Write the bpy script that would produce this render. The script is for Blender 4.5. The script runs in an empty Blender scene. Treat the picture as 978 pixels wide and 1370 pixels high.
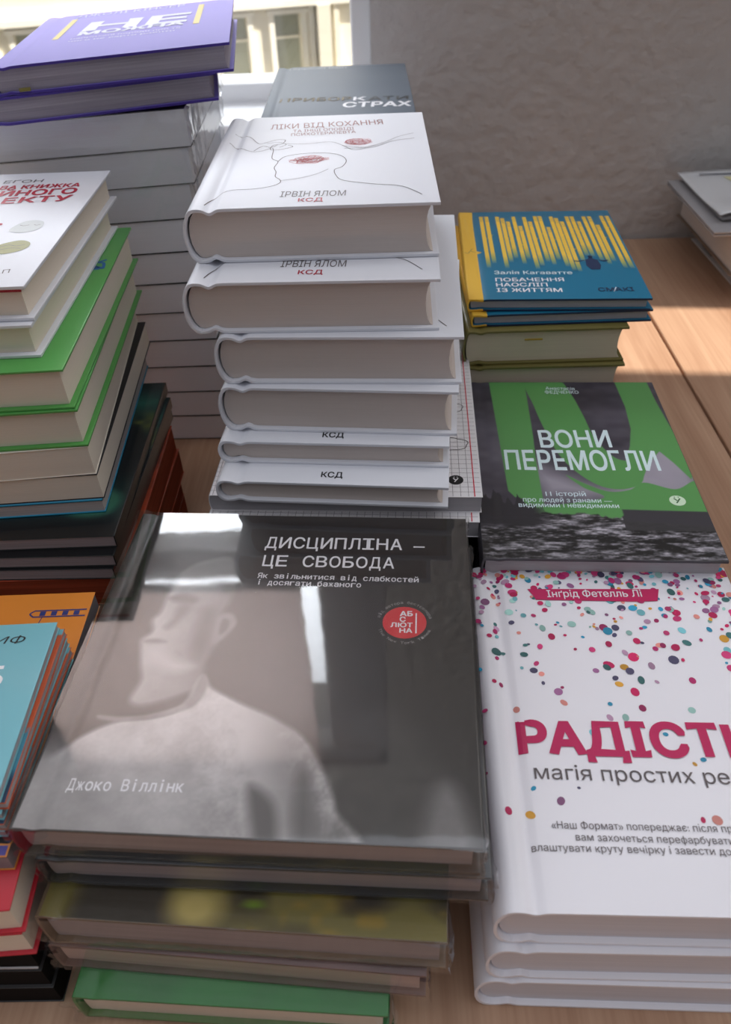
import bpy, math, random
import numpy as np
from mathutils import Vector, Matrix, Euler, noise
from mathutils.geometry import delaunay_2d_cdt
SC = bpy.context.scene
COL = SC.collection
R = math.radians
TZ = 0.75                                    # height of the table top above the floor

# ------------------------------------------------------------------ camera, light, exposure
cam_data = bpy.data.cameras.new('camera')
cam = bpy.data.objects.new('camera', cam_data)
COL.objects.link(cam)
SC.camera = cam
cam_data.sensor_fit = 'HORIZONTAL'
cam_data.sensor_width = 36.0
cam_data.lens = 36.0 * 1050 / 978
cam_data.clip_start = 0.01
pitch, roll, yaw = R(40.2), R(2.4), R(2.2)
def _rz(v, a): return Vector((v[0]*math.cos(a)-v[1]*math.sin(a), v[0]*math.sin(a)+v[1]*math.cos(a), v[2]))
_r0, _d0 = Vector((1, 0, 0)), Vector((0, -math.sin(pitch), -math.cos(pitch)))
_right = _rz(math.cos(roll)*_r0 + math.sin(roll)*_d0, yaw)
_down = _rz(-math.sin(roll)*_r0 + math.cos(roll)*_d0, yaw)
_fwd = _rz(Vector((0, math.cos(pitch), -math.sin(pitch))), yaw)
cam.matrix_world = Matrix((( _right.x, -_down.x, -_fwd.x, 0), (_right.y, -_down.y, -_fwd.y, 0), (_right.z, -_down.z, -_fwd.z, TZ + 0.44), (0, 0, 0, 1)))
cam_data.dof.use_dof = True
cam_data.dof.focus_distance = 0.47
cam_data.dof.aperture_fstop = cam_data.lens / 2.6

world = bpy.data.worlds.new('sky')
SC.world = world
world.use_nodes = True
wn, wl = world.node_tree.nodes, world.node_tree.links
wn.clear()
w_out = wn.new('ShaderNodeOutputWorld'); w_bg = wn.new('ShaderNodeBackground'); w_tc = wn.new('ShaderNodeTexCoord')
w_sep = wn.new('ShaderNodeSeparateXYZ'); wl.new(w_tc.outputs['Generated'], w_sep.inputs[0])
w_z = wn.new('ShaderNodeMapRange'); w_z.inputs[1].default_value = -0.2; w_z.inputs[2].default_value = 1.0
wl.new(w_sep.outputs['Z'], w_z.inputs[0])
w_rz = wn.new('ShaderNodeValToRGB'); wl.new(w_z.outputs[0], w_rz.inputs[0])
e = w_rz.color_ramp.elements
e[0].position = 0.0; e[0].color = (0.08, 0.07, 0.07, 1)
e[1].position = 1.0; e[1].color = (1.02, 1.05, 1.14, 1)
k = w_rz.color_ramp.elements.new(0.45); k.color = (0.25, 0.236, 0.242, 1)
w_y = wn.new('ShaderNodeMapRange'); w_y.inputs[1].default_value = 0.50; w_y.inputs[2].default_value = 0.72
w_y.inputs[3].default_value = 0.0; w_y.inputs[4].default_value = 1.0
wl.new(w_sep.outputs['Y'], w_y.inputs[0])
w_f = wn.new('ShaderNodeMapRange'); w_f.inputs[1].default_value = -0.95; w_f.inputs[2].default_value = 0.1
w_f.inputs[3].default_value = 0.46; w_f.inputs[4].default_value = 1.0
wl.new(w_sep.outputs['Y'], w_f.inputs[0])
w_dim = wn.new('ShaderNodeVectorMath'); w_dim.operation = 'SCALE'
wl.new(w_rz.outputs[0], w_dim.inputs[0]); wl.new(w_f.outputs[0], w_dim.inputs['Scale'])
w_mix = wn.new('ShaderNodeMix'); w_mix.data_type = 'RGBA'
wl.new(w_y.outputs[0], w_mix.inputs[0]); wl.new(w_dim.outputs[0], w_mix.inputs[6])
w_mix.inputs[7].default_value = (10.0, 10.5, 11.2, 1)       # bright hazy sky on the window side
w_x = wn.new('ShaderNodeMapRange'); w_x.inputs[1].default_value = 0.25; w_x.inputs[2].default_value = 0.75
wl.new(w_sep.outputs['X'], w_x.inputs[0])
w_mix2 = wn.new('ShaderNodeMix'); w_mix2.data_type = 'RGBA'
w_xy = wn.new('ShaderNodeMapRange'); w_xy.inputs[1].default_value = -0.05; w_xy.inputs[2].default_value = 0.25
wl.new(w_sep.outputs['Y'], w_xy.inputs[0])
w_m = wn.new('ShaderNodeMath'); w_m.operation = 'MULTIPLY'; wl.new(w_x.outputs[0], w_m.inputs[0]); wl.new(w_xy.outputs[0], w_m.inputs[1])
wl.new(w_m.outputs[0], w_mix2.inputs[0]); wl.new(w_mix.outputs[2], w_mix2.inputs[6])
w_mix2.inputs[7].default_value = (6.4, 6.0, 5.6, 1)    # and at the open right side
wl.new(w_mix2.outputs[2], w_bg.inputs[0]); w_bg.inputs[1].default_value = 1.0
wl.new(w_bg.outputs[0], w_out.inputs[0])

sun_data = bpy.data.lights.new('sun', 'SUN')
sun = bpy.data.objects.new('sun', sun_data); COL.objects.link(sun)
sun_data.energy = 9.5; sun_data.color = (1.0, 0.93, 0.83); sun_data.angle = R(0.8)
sun.rotation_euler = Vector((-math.cos(R(30)), 0.08, -math.sin(R(30)))).to_track_quat('-Z', 'Y').to_euler()
sun.location = (4, 0.8, 4)

SC.view_settings.view_transform = 'Standard'
SC.view_settings.look = 'None'
SC.view_settings.gamma = 1.0
SC.view_settings.use_curve_mapping = False
SC.view_settings.exposure = 0.18
SC.cycles.max_bounces = 8
SC.cycles.transparent_max_bounces = 16
SC.cycles.caustics_reflective = False
SC.cycles.caustics_refractive = False

# ------------------------------------------------------------------ materials
def lin(c):
    def f(x):
        x /= 255.0
        return x/12.92 if x <= 0.04045 else ((x+0.055)/1.055)**2.4
    return (f(c[0]), f(c[1]), f(c[2]), 1)
MATS = {}
def mat(name, rgb, rough=0.5, coat=0.0, spec=0.5, metal=0.0, bump=0.0, bscale=200.0, bdet=3.0, var=0.0, vscale=20.0):
    if name in MATS: return MATS[name]
    m = bpy.data.materials.new(name); m.use_nodes = True
    nt = m.node_tree; b = nt.nodes['Principled BSDF']
    b.inputs['Base Color'].default_value = lin(rgb); b.inputs['Roughness'].default_value = rough
    b.inputs['Metallic'].default_value = metal; b.inputs['Specular IOR Level'].default_value = spec
    b.inputs['Coat Weight'].default_value = coat; b.inputs['Coat Roughness'].default_value = 0.08
    tc = nt.nodes.new('ShaderNodeTexCoord')
    if bump:
        n = nt.nodes.new('ShaderNodeTexNoise'); n.inputs['Scale'].default_value = bscale; n.inputs['Detail'].default_value = bdet
        nt.links.new(tc.outputs['Object'], n.inputs['Vector'])
        bp = nt.nodes.new('ShaderNodeBump'); bp.inputs['Strength'].default_value = bump; bp.inputs['Distance'].default_value = 0.0045 if bump > .8 else 0.002
        nt.links.new(n.outputs[0], bp.inputs['Height']); nt.links.new(bp.outputs[0], b.inputs['Normal'])
    if var:
        n = nt.nodes.new('ShaderNodeTexNoise'); n.inputs['Scale'].default_value = vscale; n.inputs['Detail'].default_value = 4
        nt.links.new(tc.outputs['Object'], n.inputs['Vector'])
        mp = nt.nodes.new('ShaderNodeMapRange'); mp.inputs[1].default_value = .3; mp.inputs[2].default_value = .7
        mp.inputs[3].default_value = 1-var; mp.inputs[4].default_value = 1+var
        nt.links.new(n.outputs[0], mp.inputs[0])
        hs = nt.nodes.new('ShaderNodeHueSaturation'); hs.inputs['Color'].default_value = lin(rgb)
        nt.links.new(mp.outputs[0], hs.inputs['Value']); nt.links.new(hs.outputs[0], b.inputs['Base Color'])
    MATS[name] = m
    return m
def pages_mat(name, rgb, amount=0.16, lines=1500.0):
    """Edges of many stacked sheets: fine uneven lines along the block."""
    if name in MATS: return MATS[name]
    m = mat(name, rgb, rough=0.85, spec=0.15)
    nt = m.node_tree; b = nt.nodes['Principled BSDF']
    tc = nt.nodes.new('ShaderNodeTexCoord'); mp = nt.nodes.new('ShaderNodeMapping'); mp.inputs['Scale'].default_value = (7, 7, lines)
    n = nt.nodes.new('ShaderNodeTexNoise'); n.inputs['Scale'].default_value = 1.0; n.inputs['Detail'].default_value = 2
    nt.links.new(tc.outputs['Object'], mp.inputs[0]); nt.links.new(mp.outputs[0], n.inputs['Vector'])
    r = nt.nodes.new('ShaderNodeMapRange'); r.inputs[1].default_value = .3; r.inputs[2].default_value = .7
    r.inputs[3].default_value = 1-amount; r.inputs[4].default_value = 1.0
    nt.links.new(n.outputs[0], r.inputs[0])
    hs = nt.nodes.new('ShaderNodeHueSaturation'); hs.inputs['Color'].default_value = lin(rgb)
    nt.links.new(r.outputs[0], hs.inputs['Value']); nt.links.new(hs.outputs[0], b.inputs['Base Color'])
    bp = nt.nodes.new('ShaderNodeBump'); bp.inputs['Strength'].default_value = .25; bp.inputs['Distance'].default_value = .0005
    nt.links.new(n.outputs[0], bp.inputs['Height']); nt.links.new(bp.outputs[0], b.inputs['Normal'])
    return m
def print_mat(name, rough=0.45, coat=0.0, spec=0.5):
    """Ink from the mesh's own printed colours."""
    if name in MATS: return MATS[name]
    m = mat(name, (255, 255, 255), rough=rough, coat=coat, spec=spec)
    nt = m.node_tree; a = nt.nodes.new('ShaderNodeVertexColor'); a.layer_name = 'ink'
    nt.links.new(a.outputs[0], nt.nodes['Principled BSDF'].inputs['Base Color'])
    return m
def film_mat(name, f0=0.09, haze=0.02, bump=0.35, bscale=55.0):
    """Clear shrink film: see-through, with a Fresnel gloss and slight wrinkles."""
    if name in MATS: return MATS[name]
    m = bpy.data.materials.new(name); m.use_nodes = True
    nt = m.node_tree; nt.nodes.clear()
    o = nt.nodes.new('ShaderNodeOutputMaterial'); tr = nt.nodes.new('ShaderNodeBsdfTransparent'); gl = nt.nodes.new('ShaderNodeBsdfGlossy')
    gl.inputs['Roughness'].default_value = 0.035
    df = nt.nodes.new('ShaderNodeBsdfDiffuse'); df.inputs[0].default_value = (.8, .8, .82, 1)
    tc = nt.nodes.new('ShaderNodeTexCoord'); n = nt.nodes.new('ShaderNodeTexNoise'); n.inputs['Scale'].default_value = bscale; n.inputs['Detail'].default_value = 2.5
    nt.links.new(tc.outputs['Object'], n.inputs['Vector'])
    bp = nt.nodes.new('ShaderNodeBump'); bp.inputs['Strength'].default_value = bump; bp.inputs['Distance'].default_value = .001
    nt.links.new(n.outputs[0], bp.inputs['Height']); nt.links.new(bp.outputs[0], gl.inputs['Normal'])
    lw = nt.nodes.new('ShaderNodeLayerWeight'); lw.inputs['Blend'].default_value = .5
    if bump: nt.links.new(bp.outputs[0], lw.inputs['Normal'])
    pw = nt.nodes.new('ShaderNodeMath'); pw.operation = 'POWER'; pw.inputs[1].default_value = 5; nt.links.new(lw.outputs['Facing'], pw.inputs[0])
    fr = nt.nodes.new('ShaderNodeMath'); fr.operation = 'MULTIPLY_ADD'; fr.inputs[1].default_value = 1-f0; fr.inputs[2].default_value = f0
    nt.links.new(pw.outputs[0], fr.inputs[0])
    m1 = nt.nodes.new('ShaderNodeMixShader'); m1.inputs[0].default_value = haze
    nt.links.new(tr.outputs[0], m1.inputs[1]); nt.links.new(df.outputs[0], m1.inputs[2])
    m2 = nt.nodes.new('ShaderNodeMixShader'); nt.links.new(fr.outputs[0], m2.inputs[0])
    nt.links.new(m1.outputs[0], m2.inputs[1]); nt.links.new(gl.outputs[0], m2.inputs[2])
    nt.links.new(m2.outputs[0], o.inputs[0])
    MATS[name] = m
    return m
def wood_mat(name, c1, c2, seed=0.0):
    if name in MATS: return MATS[name]
    m = mat(name, c1, rough=0.42, spec=0.4)
    nt = m.node_tree; b = nt.nodes['Principled BSDF']; L = nt.links
    tc = nt.nodes.new('ShaderNodeTexCoord'); mp = nt.nodes.new('ShaderNodeMapping')
    mp.inputs['Scale'].default_value = (16, 1.6, 16); mp.inputs['Location'].default_value = (seed, seed*3, 0)
    L.new(tc.outputs['Object'], mp.inputs[0])
    n = nt.nodes.new('ShaderNodeTexNoise'); n.inputs['Scale'].default_value = 1.3; n.inputs['Detail'].default_value = 6; n.inputs['Distortion'].default_value = .8
    L.new(mp.outputs[0], n.inputs['Vector'])
    mp2 = nt.nodes.new('ShaderNodeMapping'); mp2.inputs['Scale'].default_value = (420, 9, 420); L.new(tc.outputs['Object'], mp2.inputs[0])
    n2 = nt.nodes.new('ShaderNodeTexNoise'); n2.inputs['Scale'].default_value = 1; n2.inputs['Detail'].default_value = 3; L.new(mp2.outputs[0], n2.inputs['Vector'])
    ad = nt.nodes.new('ShaderNodeMath'); ad.operation = 'MULTIPLY_ADD'; ad.inputs[1].default_value = .35
    L.new(n2.outputs[0], ad.inputs[0]); L.new(n.outputs[0], ad.inputs[2])
    cr = nt.nodes.new('ShaderNodeValToRGB'); cr.color_ramp.elements[0].position = .42; cr.color_ramp.elements[1].position = .9
    cr.color_ramp.elements[0].color = lin(c2); cr.color_ramp.elements[1].color = lin(c1)
    L.new(ad.outputs[0], cr.inputs[0]); L.new(cr.outputs[0], b.inputs['Base Color'])
    bp = nt.nodes.new('ShaderNodeBump'); bp.inputs['Strength'].default_value = .15; bp.inputs['Distance'].default_value = .001
    L.new(ad.outputs[0], bp.inputs['Height']); L.new(bp.outputs[0], b.inputs['Normal'])
    return m

# ------------------------------------------------------------------ mesh helpers
def mesh_obj(name, verts, faces, m, parent=None, smooth=False, loc=(0, 0, 0)):
    me = bpy.data.meshes.new(name); me.from_pydata([tuple(v) for v in verts], [], [tuple(f) for f in faces])
    me.update()
    o = bpy.data.objects.new(name, me); COL.objects.link(o)
    if m is not None: me.materials.append(m)
    o.location = loc
    if parent is not None: o.parent = parent
    if smooth:
        for p in me.polygons: p.use_smooth = True
    return o
def fix_normals(o):
    import bmesh
    bm = bmesh.new(); bm.from_mesh(o.data); bmesh.ops.recalc_face_normals(bm, faces=bm.faces); bm.to_mesh(o.data); bm.free()
def bevel(o, w, seg=2, ang=35):
    md = o.modifiers.new('bevel', 'BEVEL'); md.width = w; md.segments = seg; md.limit_method = 'ANGLE'; md.angle_limit = R(ang)
    return o
def boxes(name, bl, m, parent=None, bev=0.0, loc=(0, 0, 0)):
    V, F = [], []
    for (x0, x1, y0, y1, z0, z1) in bl:
        k = len(V)
        V += [(x0, y0, z0), (x1, y0, z0), (x1, y1, z0), (x0, y1, z0), (x0, y0, z1), (x1, y0, z1), (x1, y1, z1), (x0, y1, z1)]
        F += [(k, k+3, k+2, k+1), (k+4, k+5, k+6, k+7), (k, k+1, k+5, k+4), (k+1, k+2, k+6, k+5), (k+2, k+3, k+7, k+6), (k+3, k, k+4, k+7)]
    o = mesh_obj(name, V, F, m, parent, loc=loc)
    if bev: bevel(o, bev)
    return o
def empty(name, loc=(0, 0, 0), rot=(0, 0, 0)):
    o = bpy.data.objects.new(name, None); COL.objects.link(o); o.location = loc; o.rotation_euler = rot; o.empty_display_size = .02
    return o
def tag(o, label, cat=None, group=None, kind=None):
    o['label'] = label
    if cat: o['category'] = cat
    if group: o['group'] = group
    if kind: o['kind'] = kind
    return o
def copy_tree(o, parent=None):
    c = o.copy(); COL.objects.link(c)
    if parent is not None: c.parent = parent
    for ch in list(o.children): copy_tree(ch, c)
    return c

# ------------------------------------------------------------------ book builder
# local frame: x from spine to fore edge, y from tail to head, z up, metres
class Kind: pass
def spine_arc(b, z0, z1, n, bulge):
    return [(b - bulge*math.sin(math.pi*i/n), z0 + (z1-z0)*(1-math.cos(math.pi*i/n))/2) for i in range(n+1)]
def groove(x, gd, gx=.0095, gw=.0032):
    return -gd*math.exp(-((x-gx)/gw)**2) if gd else 0.0
def build_book(name, W, L, T, cover, pages, style='hard', bulge=.0015, gd=.0, board=.0018, square=.003, fore=0.0, wedge=0.0, spine_mat=None, spine_w=0.0, cname='cover', droop=0.0):
    root = empty(name)
    root['W'] = W
    hard = style == 'hard'
    t = board if hard or board < .0012 else .00035
    n = 10
    b = bulge
    xs = [0.001, .003, .005, .0065, .008, .0095, .011, .0125, .014, .017, .022, W*.4, W*.7, W-.001, W] if gd else [0.002, .02, W*.5, W-.0008, W]
    xs = [b + x if x < .022 else x for x in xs]; xs = sorted(set(xs))
    outer = [(x, T + groove(x-b, gd)) for x in reversed(xs)]
    arc = spine_arc(b, 0, T, n, b)
    outer += [(x, z) for x, z in reversed(arc)]
    outer += [(x, -groove(x-b, gd)) for x in xs]
    inner = []
    for x in reversed(xs): inner.append((x, T - t + groove(x-b, gd)))
    ti = t*.7
    arc_i = spine_arc(b + ti*.4, t, T - t, n, max(b-.2*ti, .0002))
    inner += [(x + (ti*.6 if hard else t*.8), z) for x, z in reversed(arc_i)]
    for x in xs: inner.append((x, t - groove(x-b, gd)))
    ring = len(outer)
    V, F, MI = [], [], []
    ys = [0, L]
    for y in ys:
        V += [(x, y, z) for x, z in outer] + [(x, y, z) for x, z in inner]
    S = 2*ring
    nx = len(xs)
    for i in range(ring-1):
        sp = spine_w and (outer[i][0] + outer[i+1][0])/2 < spine_w
        F.append((i, i+1, S+i+1, S+i)); MI.append(1 if sp else 0)
        F.append((ring+i, S+ring+i, S+ring+i+1, ring+i+1)); MI.append(0)
        F.append((i, ring+i, ring+i+1, i+1)); MI.append(1 if sp else 0)
        F.append((S+i, S+i+1, S+ring+i+1, S+ring+i)); MI.append(1 if sp else 0)
    for i in (0, ring-1):
        F.append((i, S+i, S+ring+i, ring+i)); MI.append(0)
    c = mesh_obj(cname, V, F, cover, root)
    if spine_mat:
        c.data.materials.append(spine_mat)
        for p, mi in zip(c.data.polygons, MI): p.material_index = mi
    fix_normals(c)
    for p in c.data.polygons: p.use_smooth = True
    bevel(c, .0006 if hard else .0001, 2, 40)
    # page block
    sq = square if hard else .0006
    xr = W - sq
    m = 8
    left = spine_arc(b + ti + .0012, t, T-t, m, max(b - .0004, .0003)) if hard else [(.0006, t+(T-2*t)*i/m) for i in range(m+1)]
    right = [(xr - fore*math.sin(math.pi*i/m), t + (T-2*t)*(1-math.cos(math.pi*i/m))/2) for i in range(m+1)]
    V, F = [], []
    y0, y1 = sq, L - sq
    us = lambda xa, xb: sorted(set([0.0, 1.0] + [min(1, max(0, (b+q-xa)/(xb-xa))) for q in (.004, .0065, .0095, .0125, .016, .022)] + [.3, .45, .6, .75, .9]))
    cols = len(us(left[4][0], right[4][0])) - 1
    for y in (y0, y1):
        for i in range(m+1):
            (xa, za), (xb, zb) = left[i], right[i]
            ul = us(left[4][0], right[4][0])
            for k in range(cols+1):
                u = ul[k]; x_ = xa+(xb-xa)*u; z_ = za+(zb-za)*u
                dip = -groove(x_-b, gd) if hard else 0.0
                V.append((x_, y, max(min(z_, T-t-dip-.0001), t+dip+.0001)))
    Q = (m+1)*(cols+1)
    I = lambda i, k: i*(cols+1)+k
    for i in range(m):
        for k in range(cols):
            F.append((I(i, k), I(i, k+1), I(i+1, k+1), I(i+1, k)))
            F.append((Q+I(i, k), Q+I(i+1, k), Q+I(i+1, k+1), Q+I(i, k+1)))
        F.append((I(i, 0), I(i+1, 0), Q+I(i+1, 0), Q+I(i, 0)))
        F.append((I(i, cols), Q+I(i, cols), Q+I(i+1, cols), I(i+1, cols)))
    for k in range(cols):
        F.append((I(0, k), Q+I(0, k), Q+I(0, k+1), I(0, k+1)))
        F.append((I(m, k), I(m, k+1), Q+I(m, k+1), Q+I(m, k)))
    pb = mesh_obj('page_block', V, F, pages, root)
    fix_normals(pb)
    if wedge:
        for o in (c, pb):
            for v in o.data.vertices: v.co.z *= 1 - wedge*(1 - v.co.x/W)
    root_dims[root.name] = (W, L, T, b, gd)
    return root
root_dims = {}
def dims(root): return root_dims[root.name]
def part(root, kind):
    for c in root.children:
        if c.name.split('.')[0] == kind: return c
def place(root, x, y, z_top, rot, T=None, fr=False, roll=0.0, W=None):
    """Set a book down: (x, y) is its tail corner at the spine (or at the fore edge), z_top the height of its top cover over the table."""
    if T is None: T = root_dims[root.name][2]
    if W is None: W = root['W']
    M = Matrix.Rotation(R(rot), 4, 'Z') @ Matrix.Rotation(-R(roll), 4, 'Y')
    off = M @ Vector((W if fr else 0, 0, 0))
    root.rotation_euler = M.to_euler()
    root.location = Vector((x, y, TZ + z_top - T)) - off
    return root

def shrink_film(root, m, crumple=.0028, seed=0, lift=.0006, top_ok=True):
    W, L, T, b, gd = dims(root)
    lx = [0, .0012, .0035, .007] + [.007 + (W-.014)*q/20 for q in range(1, 20)] + [W-.007, W-.0035, W-.0012, W]
    ly = [0, .0012, .0035, .007] + [.007 + (L-.014)*q/20 for q in range(1, 20)] + [L-.007, L-.0035, L-.0012, L]
    nx, ny, nz = len(lx)-1, len(ly)-1, 6
    V, F, idx = [], [], {}
    def vid(grp, i, j, k):
        key = (grp, i, j, k)
        if key not in idx:
            x, y, z = lx[i], ly[j], k/nz
            p = Vector((x + (-lift if i == 0 else (lift if i == nx else 0)), y + (-lift if j == 0 else (lift if j == ny else 0)), -.0001 + z*(T+lift)))
            corner = math.hypot(min(x, W-x), min(y, L-y))
            nv = noise.noise_vector(p*90 + Vector((seed*3.1, seed, 0)))
            nv2 = noise.noise_vector(p*300 + Vector((seed, 7, seed)))
            if i in (0, nx) or j in (0, ny):
                amp = crumple*(.06 + 1.5*math.exp(-(corner/.009)**2))
                out = Vector((-1 if i == 0 else (1 if i == nx else 0), -1 if j == 0 else (1 if j == ny else 0), 0))
                p += out*(abs(nv.x)*amp + abs(nv2.y)*amp*.7)
                if 0 < k < nz: p.z += nv2.z*.0012
            idx[key] = len(V); V.append(p)
        return idx[key]
    for i in range(nx):
        for j in range(ny):
            F.append((vid(0, i, j, nz), vid(0, i+1, j, nz), vid(0, i+1, j+1, nz), vid(0, i, j+1, nz)))
    for k in range(nz):
        for i in range(nx):
            F.append((vid(1, i, 0, k), vid(1, i+1, 0, k), vid(1, i+1, 0, k+1), vid(1, i, 0, k+1)))
            F.append((vid(2, i+1, ny, k), vid(2, i, ny, k), vid(2, i, ny, k+1), vid(2, i+1, ny, k+1)))
        for j in range(ny):
            F.append((vid(3, 0, j+1, k), vid(3, 0, j, k), vid(3, 0, j, k+1), vid(3, 0, j+1, k+1)))
            F.append((vid(4, nx, j, k), vid(4, nx, j+1, k), vid(4, nx, j+1, k+1), vid(4, nx, j, k+1)))
    o = mesh_obj('shrink_wrap', V, F, m, root, smooth=True)
    return o

# ------------------------------------------------------------------ print on covers (local millimetres)
_glyphs = {}
def glyph_mesh(s, bold=0.0):
    """Filled outline of a piece of text (union of all its contours), thickened by bold."""
    if (s, bold) in _glyphs: return _glyphs[(s, bold)]
    cu = bpy.data.curves.new('lettering', 'FONT'); cu.body = s; cu.size = 1.0; cu.resolution_u = 3; cu.fill_mode = 'NONE'
    o = bpy.data.objects.new('lettering', cu); COL.objects.link(o)
    dg = bpy.context.evaluated_depsgraph_get()
    me = bpy.data.meshes.new_from_object(o.evaluated_get(dg))
    co = [Vector(v.co[:2]) for v in me.vertices]; ed = [tuple(e_.vertices) for e_ in me.edges]
    bpy.data.objects.remove(o); bpy.data.curves.remove(cu); bpy.data.meshes.remove(me)
    nxt = {}
    for a, b in ed: nxt.setdefault(a, []).append(b); nxt.setdefault(b, []).append(a)
    seen, loops = set(), []
    for st in range(len(co)):
        if st in seen or st not in nxt: continue
        lp = [st]; seen.add(st); cur = st; prev = None
        up = st + 1 if st + 1 in nxt[st] else nxt[st][0]
        while up not in seen:
            prev, cur = cur, up; seen.add(cur); lp.append(cur)
            c = [q for q in nxt[cur] if q != prev and q not in seen]
            if not c: break
            up = c[0]
        if len(lp) > 2: loops.append([co[q] for q in lp])
    V, F = [], []
    if loops:
        pts, edges = [], []
        for lp in loops:
            k = len(pts); pts += lp; edges += [(k+q, k+(q+1) % len(lp)) for q in range(len(lp))]
        r = delaunay_2d_cdt(pts, edges, [], 0, 1e-6)
        vo, fo = r[0], r[2]
        def wind(p):
            w_ = 0
            for lp in loops:
                for q in range(len(lp)):
                    a, b = lp[q], lp[(q+1) % len(lp)]
                    if (a.y > p.y) != (b.y > p.y):
                        x = a.x + (p.y-a.y)/(b.y-a.y)*(b.x-a.x)
                        if x > p.x: w_ += 1 if b.y > a.y else -1
            return w_
        V = [(v.x, v.y, 0.0) for v in vo]
        for f in fo:
            c = sum((Vector(vo[q]) for q in f), Vector((0, 0)))/len(f)
            if wind(c) != 0: F.append(tuple(f))
        if bold > 0:
            for li, lp in enumerate(loops):
                k = len(V); n = len(lp); nr = []
                for q in range(n):
                    d = lp[(q+1) % n] - lp[q-1]
                    nr.append(Vector((-d.y, d.x)).normalized()*bold if d.length > 1e-9 else Vector((0, 0)))
                V += [(*(lp[q]+nr[q]), .03+.009*(li % 9)+.0016*((q*7) % 5)) for q in range(n)] + [(*(lp[q]-nr[q]), .03+.009*(li % 9)+.0016*((q*7) % 5)) for q in range(n)]
                F += [(k+q, k+(q+1) % n, k+n+(q+1) % n, k+n+q) for q in range(n)]

        used = sorted({q for f in F for q in f}); mp = {a: b for b, a in enumerate(used)}
        V = [V[q] for q in used]; F = [tuple(mp[q] for q in f) for f in F]
    out = (np.array(V) if V else np.zeros((0, 3)), F)
    _glyphs[(s, bold)] = out
    return out
CAP = .70
def text_geo(s, x0, y0, x1, y1, h, bold=0.0, mono=False, ital=0.0):
    """One line from (x0,y0) to (x1,y1) in mm with cap height h."""
    dx, dy = x1-x0, y1-y0
    w = math.hypot(dx, dy); ux, uy = dx/w, dy/w
    V, F = [], []
    if mono:
        cell = w/len(s)
        for i, ch in enumerate(s):
            if ch == ' ': continue
            v, f = glyph_mesh(ch, bold)
            if not len(v): continue
            a, bb = v[:, 0].min(), v[:, 0].max()
            gw = bb - a
            tgt = cell*(.84 if gw > .3 else .84*gw/.42)
            k = len(V)
            for p in v: V.append(((i*cell + cell/2 - tgt/2) + (p[0]-a)/gw*tgt, p[1]/CAP*h, p[2]))
            F += [tuple(j+k for j in q) for q in f]
    else:
        v, f = glyph_mesh(s, bold)
        a, bb = v[:, 0].min(), v[:, 0].max()
        for p in v: V.append(((p[0]-a)/(bb-a)*w, p[1]/CAP*h, p[2]))
        F = list(f)
    return [(x0 + x*ux - (y*uy) + ital*y, y0 + x*uy + y*ux, dz) for x, y, dz in V], F
def add_print(root, name, geo, m, lift=.15):
    """geo: list of (V, F) in mm on the top cover; becomes one flat printed part of the cover."""
    W, L, T, b, gd = dims(root)
    V, F = [], []
    for v, f in geo:
        k = len(V); V += [(q[0]/1000, q[1]/1000, T + groove(q[0]/1000-b, gd) + (lift + (q[2] if len(q) > 2 else 0))/1000) for q in v]; F += [tuple(i+k for i in q) for q in f]
    o = mesh_obj(name, V, F, m, part(root, 'cover'))
    for p in o.data.polygons:
        if p.normal.z < 0: p.flip()
    return o
def lettering(root, name, lines, m, lift=.2, **kw):
    return add_print(root, name, [text_geo(*l, **kw) for l in lines], m, lift)
def stroke(pts, w, closed=False, sub=4):
    """A pen line of width w along a smoothed polyline."""
    P = [Vector(p) for p in pts]
    out = []
    for i in range(len(P)-1):
        p0, p1, p2, p3 = P[max(i-1, 0)], P[i], P[i+1], P[min(i+2, len(P)-1)]
        for s in range(sub):
            t = s/sub
            out.append(.5*((2*p1) + (-p0+p2)*t + (2*p0-5*p1+4*p2-p3)*t*t + (-p0+3*p1-3*p2+p3)*t**3))
    out.append(P[-1])
    V, F = [], []
    for i, p in enumerate(out):
        d = (out[min(i+1, len(out)-1)] - out[max(i-1, 0)])
        if d.length < 1e-6: d = Vector((1, 0))
        d.normalize(); nrm = Vector((-d.y, d.x))*w/2
        V += [tuple(p+nrm), tuple(p-nrm)]
        if i: k = 2*i; F.append((k-2, k-1, k+1, k))
    return V, F
def poly(pts): return list(pts), [tuple(range(len(pts)))]
def ellipse(cx, cy, rx, ry, n=20, a=0.0):
    return [(cx+rx*math.cos(2*math.pi*i/n)*math.cos(a)-ry*math.sin(2*math.pi*i/n)*math.sin(a), cy+rx*math.cos(2*math.pi*i/n)*math.sin(a)+ry*math.sin(2*math.pi*i/n)*math.cos(a)) for i in range(n)], [tuple(range(n))]

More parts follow.
